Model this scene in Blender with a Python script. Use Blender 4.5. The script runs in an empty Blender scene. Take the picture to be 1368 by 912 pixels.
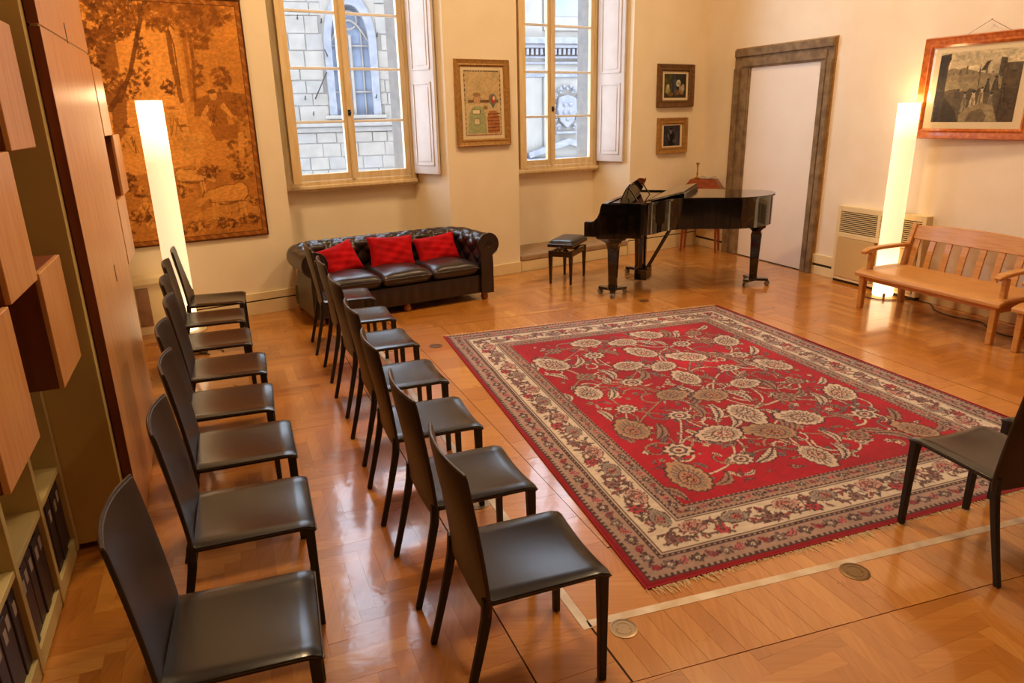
import bpy, bmesh, math, random
import numpy as np
from mathutils import Vector, Matrix

S = bpy.context.scene
COL = S.collection
PI = math.pi

# ------------------------------------------------------------------ camera
def make_camera():
    cd = bpy.data.cameras.new('camera')
    cd.sensor_width = 36.0
    cd.lens = 941.94 / 1368 * 36.0
    cd.clip_start = 0.05
    cd.clip_end = 200
    co = bpy.data.objects.new('camera', cd)
    COL.objects.link(co)
    th, ro = 0.311007894, -0.021757397
    c, s = math.cos(th), math.sin(th)
    fw = Vector((0, c, -s)); rt = Vector((1, 0, 0)); up = Vector((0, s, c))
    r2 = rt * math.cos(ro) + up * math.sin(ro)
    u2 = -rt * math.sin(ro) + up * math.cos(ro)
    m = Matrix((r2, u2, -fw)).transposed().to_4x4()
    m.translation = Vector((0, 0, 1.92))
    co.matrix_world = m
    S.camera = co
make_camera()

# ------------------------------------------------------------------ room axes
def az_dir(a):
    r = math.radians(a)
    return Vector((math.sin(r), math.cos(r), 0))
C = Vector((2.810, 10.632, 0))                 # corner of the back and right walls
tB, nB = -az_dir(56.9), az_dir(146.9)          # along the back wall (leftwards), into the room
tR, nR = -az_dir(-22.0), -az_dir(68.0)         # along the right wall (towards the camera), into the room
U, V = az_dir(-22.0), az_dir(68.0)
Ld, nL = az_dir(-22.5), az_dir(67.5)           # left wall
def Bp(s, d, z=0): return C + tB * s - nB * d + Vector((0, 0, z))
def Rp(s, o, z=0): return C + tR * s + nR * o + Vector((0, 0, z))
def Lp(s, c, z=0): return Ld * s + nL * c + Vector((0, 0, z))
def UV(u, v, z=0): return U * u + V * v + Vector((0, 0, z))
H_ROOM = 6.4

# ------------------------------------------------------------------ world, lights, exposure
w = bpy.data.worlds.new('world'); S.world = w; w.use_nodes = True
bgn = w.node_tree.nodes['Background']
bgn.inputs[0].default_value = (0.76, 0.86, 1.0, 1)
bgn.inputs[1].default_value = 8.5

S.view_settings.view_transform = 'Standard'
S.view_settings.look = 'None'
S.view_settings.gamma = 1
S.view_settings.use_curve_mapping = False
S.view_settings.exposure = 0.05
S.cycles.use_denoising = True
S.cycles.max_bounces = 8
S.cycles.diffuse_bounces = 5
S.cycles.glossy_bounces = 4
S.cycles.transparent_max_bounces = 8
S.cycles.sample_clamp_indirect = 6.0
S.cycles.caustics_reflective = False
S.cycles.caustics_refractive = False

def area_light(name, loc, aim, size, power, color, size_y=None, portal=False):
    ld = bpy.data.lights.new(name, 'AREA')
    ld.energy = power; ld.color = color
    ld.shape = 'RECTANGLE' if size_y else 'DISK'
    ld.size = size
    if size_y: ld.size_y = size_y
    o = bpy.data.objects.new(name, ld)
    COL.objects.link(o)
    o.location = loc
    o.rotation_euler = (Vector(aim) - Vector(loc)).to_track_quat('-Z', 'Y').to_euler()
    if portal: ld.cycles.is_portal = True
    return o
WARM = (1.0, 0.70, 0.38)
for u, v, p in ((1.5, 4.4, 40), (2.8, 1.9, 42), (5.2, 0.8, 150), (5.2, 4.6, 130)):      # unseen overhead lights; the first two added to brighten the bookcase
    q = UV(u, v, H_ROOM - 0.5)
    area_light('unseen_overhead_light', q, q - Vector((0, 0, 1)), 0.6, p, WARM)
for s in (5.11, 2.285):                        # sky portals in the two window openings
    area_light('window_portal', Bp(s, 0.9, 3.45), Bp(s, 0, 3.45), 1.5, 1, (1, 1, 1), 4.5, portal=True)

# ------------------------------------------------------------------ materials
def srgb(r, g, b):
    f = lambda c: (c / 255 / 12.92) if c <= 10 else ((c / 255 + 0.055) / 1.055) ** 2.4
    return (f(r), f(g), f(b), 1)

def mat(name, col, rough=0.5, col2=None, scale=8.0, stretch=None, metal=0.0, bump=0.0, bump_scale=None, coat=0.0,
        coat_rough=0.08, spec=0.5, detail=4.0, ramp=(0.35, 0.65), sheen=0.0):
    m = bpy.data.materials.new(name); m.use_nodes = True
    nt = m.node_tree; N = nt.nodes; P = N['Principled BSDF']; L = nt.links
    P.inputs['Roughness'].default_value = rough
    P.inputs['Metallic'].default_value = metal
    P.inputs['Specular IOR Level'].default_value = spec
    P.inputs['Coat Weight'].default_value = coat
    P.inputs['Coat Roughness'].default_value = coat_rough
    P.inputs['Sheen Weight'].default_value = sheen
    P.inputs['Base Color'].default_value = col
    if col2 or bump:
        tc = N.new('ShaderNodeTexCoord'); mp = N.new('ShaderNodeMapping')
        L.new(tc.outputs['Object'], mp.inputs[0])
        if stretch: mp.inputs['Scale'].default_value = stretch
        nz = N.new('ShaderNodeTexNoise'); nz.inputs['Scale'].default_value = scale; nz.inputs['Detail'].default_value = detail
        L.new(mp.outputs[0], nz.inputs['Vector'])
        if col2:
            cr = N.new('ShaderNodeValToRGB')
            cr.color_ramp.elements[0].position = ramp[0]; cr.color_ramp.elements[1].position = ramp[1]
            cr.color_ramp.elements[0].color = col; cr.color_ramp.elements[1].color = col2
            L.new(nz.outputs[0], cr.inputs[0]); L.new(cr.outputs[0], P.inputs['Base Color'])
        if bump:
            n2 = nz
            if bump_scale:
                n2 = N.new('ShaderNodeTexNoise'); n2.inputs['Scale'].default_value = bump_scale; n2.inputs['Detail'].default_value = 3
                L.new(mp.outputs[0], n2.inputs['Vector'])
            b = N.new('ShaderNodeBump'); b.inputs['Strength'].default_value = bump; b.inputs['Distance'].default_value = 0.01
            L.new(n2.outputs[0], b.inputs['Height']); L.new(b.outputs[0], P.inputs['Normal'])
    return m

def painted_mat(name, rough=0.8, bump=0.0, bump_scale=400, sheen=0.0):
    m = mat(name, (0.5, 0.5, 0.5, 1), rough, bump=bump, scale=bump_scale, sheen=sheen, spec=0.2)
    a = m.node_tree.nodes.new('ShaderNodeAttribute'); a.attribute_name = 'Col'
    m.node_tree.links.new(a.outputs['Color'], m.node_tree.nodes['Principled BSDF'].inputs['Base Color'])
    return m

def glass_mat(name, tint=(1, 1, 1, 1), rough=0.0, refl=1.0):
    m = bpy.data.materials.new(name); m.use_nodes = True
    nt = m.node_tree; N = nt.nodes; L = nt.links
    N.remove(N['Principled BSDF'])
    out = N['Material Output']
    tr = N.new('ShaderNodeBsdfTransparent'); tr.inputs[0].default_value = tint
    gl = N.new('ShaderNodeBsdfGlossy'); gl.inputs['Roughness'].default_value = rough
    fr = N.new('ShaderNodeLayerWeight'); fr.inputs[0].default_value = 0.5      # Schlick, the same from both faces
    pw = N.new('ShaderNodeMath'); pw.operation = 'POWER'; pw.inputs[1].default_value = 5
    mu = N.new('ShaderNodeMath'); mu.operation = 'MULTIPLY_ADD'; mu.inputs[1].default_value = 0.95 * refl; mu.inputs[2].default_value = 0.045 * refl
    mx = N.new('ShaderNodeMixShader')
    L.new(fr.outputs['Facing'], pw.inputs[0]); L.new(pw.outputs[0], mu.inputs[0]); L.new(mu.outputs[0], mx.inputs[0])
    L.new(tr.outputs[0], mx.inputs[1]); L.new(gl.outputs[0], mx.inputs[2]); L.new(mx.outputs[0], out.inputs[0])
    return m

def wood_floor_mat():
    m = mat('oak_parquet', (0.5, 0.3, 0.1, 1), 0.30, coat=0.85, coat_rough=0.10)
    nt = m.node_tree; N = nt.nodes; L = nt.links; P = N['Principled BSDF']
    tc = N.new('ShaderNodeTexCoord')
    ti = N.new('ShaderNodeAttribute'); ti.attribute_name = 'tint'
    di = N.new('ShaderNodeAttribute'); di.attribute_name = 'grain'
    maps = []
    for k, sc in enumerate(((60, 3.0, 1), (3.0, 60, 1))):
        mp = N.new('ShaderNodeMapping'); mp.inputs['Scale'].default_value = sc
        mp.inputs['Rotation'].default_value = (0, 0, math.radians(-22.0))
        L.new(tc.outputs['Object'], mp.inputs[0]); maps.append(mp)
    mx = N.new('ShaderNodeMix'); mx.data_type = 'VECTOR'
    L.new(di.outputs['Fac'], mx.inputs['Factor'])
    L.new(maps[0].outputs[0], mx.inputs[4]); L.new(maps[1].outputs[0], mx.inputs[5])
    ad = N.new('ShaderNodeVectorMath'); ad.operation = 'ADD'
    cb = N.new('ShaderNodeCombineXYZ'); ml = N.new('ShaderNodeMath'); ml.operation = 'MULTIPLY'; ml.inputs[1].default_value = 37.0
    L.new(ti.outputs['Fac'], ml.inputs[0]); L.new(ml.outputs[0], cb.inputs[2])
    L.new(mx.outputs[1], ad.inputs[0]); L.new(cb.outputs[0], ad.inputs[1])
    nz = N.new('ShaderNodeTexNoise'); nz.inputs['Scale'].default_value = 1.0; nz.inputs['Detail'].default_value = 5
    L.new(ad.outputs[0], nz.inputs['Vector'])
    cr = N.new('ShaderNodeValToRGB'); e = cr.color_ramp.elements
    e[0].position = 0.0; e[0].color = srgb(150, 86, 26); e[1].position = 1.0; e[1].color = srgb(214, 152, 76)
    x = e.new(0.5); x.color = srgb(184, 116, 42)
    a1 = N.new('ShaderNodeMath'); a1.operation = 'MULTIPLY_ADD'; a1.inputs[1].default_value = 0.55; a1.inputs[2].default_value = -0.10
    a2 = N.new('ShaderNodeMath'); a2.operation = 'MULTIPLY_ADD'; a2.inputs[1].default_value = 0.62
    L.new(nz.outputs[0], a1.inputs[0]); L.new(ti.outputs['Fac'], a2.inputs[0]); L.new(a1.outputs[0], a2.inputs[2])
    L.new(a2.outputs[0], cr.inputs[0]); L.new(cr.outputs[0], P.inputs['Base Color'])
    # worn varnish: roughness varies in broad patches
    n3 = N.new('ShaderNodeTexNoise'); n3.inputs['Scale'].default_value = 2.2; n3.inputs['Detail'].default_value = 5
    L.new(tc.outputs['Object'], n3.inputs['Vector'])
    mr = N.new('ShaderNodeMapRange'); mr.inputs[3].default_value = 0.20; mr.inputs[4].default_value = 0.40
    L.new(n3.outputs[0], mr.inputs[0]); L.new(mr.outputs[0], P.inputs['Roughness'])
    bp = N.new('ShaderNodeBump'); bp.inputs['Strength'].default_value = 0.10; bp.inputs['Distance'].default_value = 0.004
    L.new(nz.outputs[0], bp.inputs['Height']); L.new(bp.outputs[0], P.inputs['Normal'])
    n4 = N.new('ShaderNodeTexNoise'); n4.inputs['Scale'].default_value = 14.0; n4.inputs['Detail'].default_value = 2
    L.new(tc.outputs['Object'], n4.inputs['Vector'])
    bc = N.new('ShaderNodeBump'); bc.inputs['Strength'].default_value = 0.12; bc.inputs['Distance'].default_value = 0.006
    L.new(n4.outputs[0], bc.inputs['Height']); L.new(bc.outputs[0], P.inputs['Coat Normal'])
    return m

M = {}
M['plaster'] = mat('cream_plaster', srgb(236, 219, 188), 0.92, srgb(240, 224, 196), 3.0, bump=0.06, bump_scale=60)
M['plaster_r'] = mat('pale_plaster', srgb(236, 220, 198), 0.92, srgb(240, 226, 206), 3.0, bump=0.06, bump_scale=60)
M['white_panel'] = mat('white_door_paint', srgb(236, 224, 212), 0.7, srgb(240, 229, 218), 2.0)
M['ceiling'] = mat('dark_beam_ceiling', srgb(124, 92, 60), 0.85)
M['floor'] = wood_floor_mat()
M['subfloor'] = mat('dark_subfloor', srgb(60, 34, 14), 0.8)
M['stone_trim'] = mat('pietra_serena_stone', srgb(112, 88, 60), 0.8, srgb(142, 118, 86), 9, None, bump=0.25, bump_scale=40)
M['ledge'] = mat('grey_stone_ledge', srgb(150, 122, 92), 0.7, srgb(166, 138, 106), 10)
M['cream_paint'] = mat('cream_gloss_paint', srgb(226, 206, 158), 0.5, srgb(232, 214, 170), 4)
M['slot'] = mat('dark_slot', srgb(60, 46, 26), 0.8)
M['win_wood'] = mat('worn_cream_window_wood', srgb(214, 184, 132), 0.6, srgb(228, 204, 160), 18, (1, 1, 0.15))
M['win_white'] = mat('white_window_paint', srgb(226, 218, 206), 0.55, srgb(234, 228, 220), 10)
M['shutter'] = mat('white_shutter_paint', srgb(204, 192, 184), 0.6, srgb(210, 199, 192), 6)
M['iron'] = mat('black_iron', srgb(34, 32, 32), 0.5, metal=0.6)
M['glass'] = glass_mat('window_glass', (0.96, 0.98, 1.0, 1))
M['pic_glass'] = glass_mat('picture_glass', refl=0.45)
M['facade_stone'] = mat('pale_ashlar_stone', srgb(118, 111, 103), 0.95, srgb(130, 122, 113), 5, bump=0.4, bump_scale=14)
M['facade_stone_b'] = mat('grey_ashlar_stone', srgb(115, 110, 104), 0.95, srgb(126, 120, 114), 6, bump=0.4, bump_scale=16)
M['mortar'] = mat('stone_mortar', srgb(108, 102, 96), 0.95)
M['facade_stucco'] = mat('pale_church_stucco', srgb(124, 119, 112), 0.95, srgb(132, 127, 120), 3, bump=0.1, bump_scale=20)
M['facade_grey'] = mat('weathered_grey_stone', srgb(106, 107, 114), 0.95, srgb(122, 122, 126), 9, bump=0.3, bump_scale=18)
M['facade_glass'] = mat('far_window_glass', srgb(98, 108, 126), 0.2, srgb(112, 122, 138), 3)
M['jamb_grey'] = mat('grey_outer_jamb', srgb(112, 108, 106), 0.9, srgb(126, 122, 118), 12)
M['street'] = mat('street_stone', srgb(90, 87, 82), 0.9)
M['leather_chair'] = mat('dark_brown_leather', (0.011, 0.008, 0.008, 1), 0.22, (0.015, 0.010, 0.0095, 1), 9, bump=0.03, bump_scale=220)
M['leather_back'] = mat('dark_brown_leather_back', (0.026, 0.016, 0.012, 1), 0.40, (0.036, 0.022, 0.016, 1), 9, bump=0.05, bump_scale=220)
M['leather_seam'] = mat('leather_seam', (0.07, 0.055, 0.048, 1), 0.35)
M['leg_leather'] = mat('black_leg_leather', (0.012, 0.010, 0.010, 1), 0.5)
M['sofa'] = mat('brown_sofa_leather', (0.018, 0.009, 0.006, 1), 0.30, (0.028, 0.014, 0.009, 1), 6, bump=0.10, bump_scale=90)
M['sofa_foot'] = mat('turned_foot_wood', srgb(150, 90, 44), 0.4)
M['red_velvet'] = mat('red_velvet', srgb(152, 2, 12), 0.85, srgb(186, 2, 12), 5, bump=0.3, bump_scale=22, spec=0.2)
M['piano'] = mat('black_piano_lacquer', (0.006, 0.005, 0.005, 1), 0.07, coat=0.5, coat_rough=0.03)
M['piano_plate'] = mat('gold_iron_plate', srgb(190, 140, 70), 0.35, metal=0.7)
M['ivory'] = mat('ivory_keys', srgb(230, 222, 206), 0.3)
M['brass'] = mat('brass', srgb(196, 150, 70), 0.3, metal=0.9)
M['chrome'] = mat('caster_metal', srgb(150, 146, 140), 0.3, metal=0.9)
M['felt_paper'] = mat('sheet_music_paper', srgb(170, 160, 150), 0.7)
M['stool_wood'] = mat('stool_dark_wood', (0.020, 0.008, 0.006, 1), 0.25, coat=0.3)
M['stool_leather'] = mat('stool_leather', (0.018, 0.016, 0.017, 1), 0.28)
M['desk'] = mat('mahogany', srgb(112, 44, 16), 0.3, srgb(146, 66, 26), 12, (1, 1, 6), coat=0.3)
M['bench'] = mat('beech_bench_wood', srgb(190, 130, 64), 0.42, srgb(206, 148, 80), 9, (0.6, 8, 8), coat=0.2)
M['cherry'] = mat('cherry_veneer', srgb(212, 142, 78), 0.36, srgb(226, 166, 104), 5, (5, 5, 0.6), coat=0.45, coat_rough=0.26)
M['cherry_dark'] = mat('cherry_edge_and_shade', srgb(112, 50, 16), 0.45, srgb(126, 60, 22), 8, (3, 3, 0.5))
M['shelf_beige'] = mat('beige_laminate', srgb(200, 178, 120), 0.55, srgb(206, 186, 130), 3)
M['shelf_olive'] = mat('olive_laminate', srgb(204, 176, 108), 0.6, srgb(210, 183, 116), 3)
M['binder'] = mat('black_binder', srgb(44, 34, 40), 0.45, srgb(56, 44, 50), 10)
M['label_paper'] = mat('binder_label', srgb(176, 166, 160), 0.7)
M['heater'] = mat('cream_heater_enamel', srgb(226, 206, 160), 0.45)
M['heater_panel'] = mat('tan_heater_panel', srgb(206, 176, 122), 0.6, srgb(194, 164, 112), 260, detail=0)
M['cable'] = mat('black_cable', srgb(26, 20, 18), 0.5)
M['frame_gold'] = mat('antique_gold_frame', srgb(150, 106, 48), 0.4, srgb(178, 132, 66), 30, metal=0.25, bump=0.2, bump_scale=90)
M['frame_dark'] = mat('dark_gilt_frame', srgb(92, 60, 28), 0.45, srgb(120, 84, 42), 30, metal=0.2, bump=0.2, bump_scale=90)
M['frame_wood'] = mat('burl_wood_frame', srgb(166, 78, 18), 0.3, srgb(202, 112, 36), 26, coat=0.4)
M['mat_board'] = mat('cream_mat_board', srgb(226, 206, 168), 0.9)
M['print'] = painted_mat('painted_print', 0.7)
M['tapestry'] = painted_mat('woven_tapestry', 0.95, bump=0.25, bump_scale=260)
M['rug'] = painted_mat('wool_rug', 0.95, bump=0.35, bump_scale=330, sheen=0.15)
M['rug_edge'] = mat('red_wool_edge', srgb(140, 12, 26), 0.95)
M['fringe'] = mat('rug_fringe', srgb(206, 178, 136), 0.95)
M['metal_strip'] = mat('worn_steel_strip', srgb(206, 190, 170), 0.40, srgb(186, 160, 130), 9, metal=0.35)
M['socket'] = mat('bronze_socket_cover', srgb(120, 96, 66), 0.35, metal=0.8)
M['socket_dark'] = mat('dark_socket_cover', srgb(112, 74, 40), 0.4, metal=0.4)
M['socket_clear'] = mat('steel_socket_cover', srgb(150, 126, 96), 0.35, metal=0.7)
M['marble_brown'] = mat('brown_marble', srgb(136, 96, 66), 0.4, srgb(156, 116, 84), 12)
M['wire'] = mat('hanging_wire', srgb(120, 80, 50), 0.5)

def lamp_mat():
    m = bpy.data.materials.new('glowing_lamp_shade'); m.use_nodes = True
    nt = m.node_tree; N = nt.nodes; L = nt.links; P = N['Principled BSDF']
    P.inputs['Base Color'].default_value = srgb(250, 236, 206); P.inputs['Roughness'].default_value = 0.6
    tc = N.new('ShaderNodeTexCoord'); sx = N.new('ShaderNodeSeparateXYZ'); L.new(tc.outputs['Object'], sx.inputs[0])
    dv = N.new('ShaderNodeMath'); dv.operation = 'DIVIDE'; dv.inputs[1].default_value = 1.95
    L.new(sx.outputs[2], dv.inputs[0])
    cr = N.new('ShaderNodeValToRGB'); e = cr.color_ramp.elements
    e[0].position = 0.0; e[0].color = (1, 1, 1, 1); e[1].position = 1.0; e[1].color = (1, 1, 1, 1)
    for p, v in ((0.20, 0.80), (0.30, 0.38), (0.82, 0.38), (0.92, 0.85)):
        x = e.new(p); x.color = (v, v, v, 1)
    L.new(dv.outputs[0], cr.inputs[0])
    ms = N.new('ShaderNodeMath'); ms.operation = 'MULTIPLY'; ms.inputs[1].default_value = 2.6
    L.new(cr.outputs[0], ms.inputs[0])
    P.inputs['Emission Color'].default_value = (1.0, 0.72, 0.40, 1)
    L.new(ms.outputs[0], P.inputs['Emission Strength'])
    return m
M['lamp'] = lamp_mat()

# ------------------------------------------------------------------ mesh helpers
class MB:
    def __init__(s): s.v = []; s.f = []; s.t = []; s.g = []
    def add(s, vs, fs):
        b = len(s.v); s.v += [tuple(x) for x in vs]; s.f += [tuple(b + i for i in f) for f in fs]
        return s
    def box(s, x0, x1, y0, y1, z0, z1):
        vs = [(x, y, z) for z in (z0, z1) for (x, y) in ((x0, y0), (x1, y0), (x1, y1), (x0, y1))]
        return s.add(vs, [(3, 2, 1, 0), (4, 5, 6, 7), (0, 1, 5, 4), (1, 2, 6, 5), (2, 3, 7, 6), (3, 0, 4, 7)])
    def hexa(s, bottom, top):
        return s.add(list(bottom) + list(top), [(3, 2, 1, 0), (4, 5, 6, 7), (0, 1, 5, 4), (1, 2, 6, 5), (2, 3, 7, 6), (3, 0, 4, 7)])
    def prism(s, poly, z0, z1, fn=None):
        n = len(poly)
        f = fn or (lambda x, y, z: (x, y, z))
        vs = [f(x, y, z0) for x, y in poly] + [f(x, y, z1) for x, y in poly]
        return s.add(vs, [tuple(range(n - 1, -1, -1)), tuple(range(n, 2 * n))] + [(i, (i + 1) % n, n + (i + 1) % n, n + i) for i in range(n)])
    def loft(s, rings, caps=True, closed=True):
        n = len(rings[0]); vs = [p for r in rings for p in r]; fs = []
        for k in range(len(rings) - 1):
            for i in range(n if closed else n - 1):
                j = (i + 1) % n
                fs.append((k * n + i, k * n + j, (k + 1) * n + j, (k + 1) * n + i))
        if caps:
            fs.append(tuple(range(n - 1, -1, -1))); fs.append(tuple((len(rings) - 1) * n + i for i in range(n)))
        return s.add(vs, fs)
    def tube(s, pts, r, n=8, caps=True):
        pts = [Vector(p) for p in pts]; rings = []
        for i, p in enumerate(pts):
            d = (pts[min(i + 1, len(pts) - 1)] - pts[max(i - 1, 0)]).normalized()
            a = Vector((0, 0, 1)) if abs(d.z) < 0.9 else Vector((1, 0, 0))
            x = d.cross(a).normalized(); y = d.cross(x).normalized()
            rr = r[i] if isinstance(r, (list, tuple)) else r
            rings.append([p + (x * math.cos(2 * PI * k / n) + y * math.sin(2 * PI * k / n)) * rr for k in range(n)])
        return s.loft(rings, caps)
    def bar(s, pts, sx, sy, side):
        """rectangular section along pts; SIDE is the direction of the sx width"""
        pts = [Vector(p) for p in pts]; rings = []; side = Vector(side).normalized()
        for i, p in enumerate(pts):
            d = (pts[min(i + 1, len(pts) - 1)] - pts[max(i - 1, 0)]).normalized()
            x = (side - d * side.dot(d)).normalized(); y = d.cross(x)
            a = (sx[i] if isinstance(sx, (list, tuple)) else sx) / 2; b = (sy[i] if isinstance(sy, (list, tuple)) else sy) / 2
            rings.append([p - x * a - y * b, p + x * a - y * b, p + x * a + y * b, p - x * a + y * b])
        return s.loft(rings)
    def lathe(s, prof, n=16, cx=0, cy=0):
        rings = [[(cx + r * math.cos(2 * PI * k / n), cy + r * math.sin(2 * PI * k / n), z) for k in range(n)] for r, z in prof]
        return s.loft(rings)
    def ball(s, c, rx, ry, rz, n=10, m=6):
        rings = []
        for i in range(m + 1):
            a = -PI / 2 + PI * (i + 0.02) / (m + 0.04)
            rings.append([(c[0] + rx * math.cos(a) * math.cos(2 * PI * k / n), c[1] + ry * math.cos(a) * math.sin(2 * PI * k / n), c[2] + rz * math.sin(a)) for k in range(n)])
        return s.loft(rings)
    def slab(s, top, bot, nu, nv):
        """closed sheet between two functions of (a, b) in 0..1"""
        T = [top(i / nu, j / nv) for j in range(nv + 1) for i in range(nu + 1)]
        B = [bot(i / nu, j / nv) for j in range(nv + 1) for i in range(nu + 1)]
        w_ = nu + 1; n = len(T); fs = []
        for j in range(nv):
            for i in range(nu):
                a = j * w_ + i
                fs.append((a, a + 1, a + w_ + 1, a + w_)); fs.append((n + a, n + a + w_, n + a + w_ + 1, n + a + 1))
        for i in range(nu):
            fs.append((i, n + i, n + i + 1, i + 1)); a = nv * w_ + i; fs.append((a, a + 1, n + a + 1, n + a))
        for j in range(nv):
            a = j * w_; fs.append((a, a + w_, n + a + w_, n + a)); a = j * w_ + nu; fs.append((a, n + a, n + a + w_, a + w_))
        return s.add(T + B, fs)
    def build(s, name, m, parent=None, smooth=None, bevel=0.0, seg=2, sub=0):
        me = bpy.data.meshes.new(name); me.from_pydata(s.v, [], s.f); me.update()
        bm = bmesh.new(); bm.from_mesh(me); bmesh.ops.recalc_face_normals(bm, faces=bm.faces); bm.to_mesh(me); bm.free()
        if s.t:
            a = me.attributes.new('tint', 'FLOAT', 'FACE'); a.data.foreach_set('value', s.t)
            a = me.attributes.new('grain', 'FLOAT', 'FACE'); a.data.foreach_set('value', s.g)
        me.materials.append(M[m] if isinstance(m, str) else m)
        if smooth is not None:
            me.polygons.foreach_set('use_smooth', [True] * len(me.polygons))
            me.set_sharp_from_angle(angle=math.radians(smooth))
        o = bpy.data.objects.new(name, me); COL.objects.link(o)
        if parent: o.parent = parent
        if bevel:
            b = o.modifiers.new('bevel', 'BEVEL'); b.width = bevel; b.segments = seg; b.limit_method = 'ANGLE'; b.angle_limit = math.radians(40)
        if sub:
            b = o.modifiers.new('sub', 'SUBSURF'); b.levels = sub; b.render_levels = sub
        return o

def frame(o, loc, az):
    """place O so that its local +Y points to azimuth AZ"""
    o.location = loc; o.rotation_euler = (0, 0, -math.radians(az)); return o
def thing(name, label, cat, loc=(0, 0, 0), az=0.0, group=None, kind=None):
    o = bpy.data.objects.new(name, None); COL.objects.link(o); o.empty_display_size = 0.1
    frame(o, loc, az)
    if label: o['label'] = label
    if cat: o['category'] = cat
    if group: o['group'] = group
    if kind: o['kind'] = kind
    return o
def tag(o, label, cat, group=None):
    o['label'] = label; o['category'] = cat
    if group: o['group'] = group
    return o
def struct(o, loc=None, az=None):
    o['kind'] = 'structure'
    if az is not None:                         # give a wall, skirting or strip its own axes
        mt = Matrix.Translation(loc) @ Matrix.Rotation(-math.radians(az), 4, 'Z')
        o.data.transform(mt.inverted()); frame(o, loc, az)
        for c in o.children: c.data.transform(mt.inverted())
    return o
def dup(root, loc, az, label, group=None):
    r = root.copy(); COL.objects.link(r); frame(r, loc, az); r['label'] = label
    if group: r['group'] = group
    for ch in list(root.children):
        c = ch.copy(); COL.objects.link(c); c.parent = r
        for g in list(ch.children):
            d = g.copy(); COL.objects.link(d); d.parent = c
    return r

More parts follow.
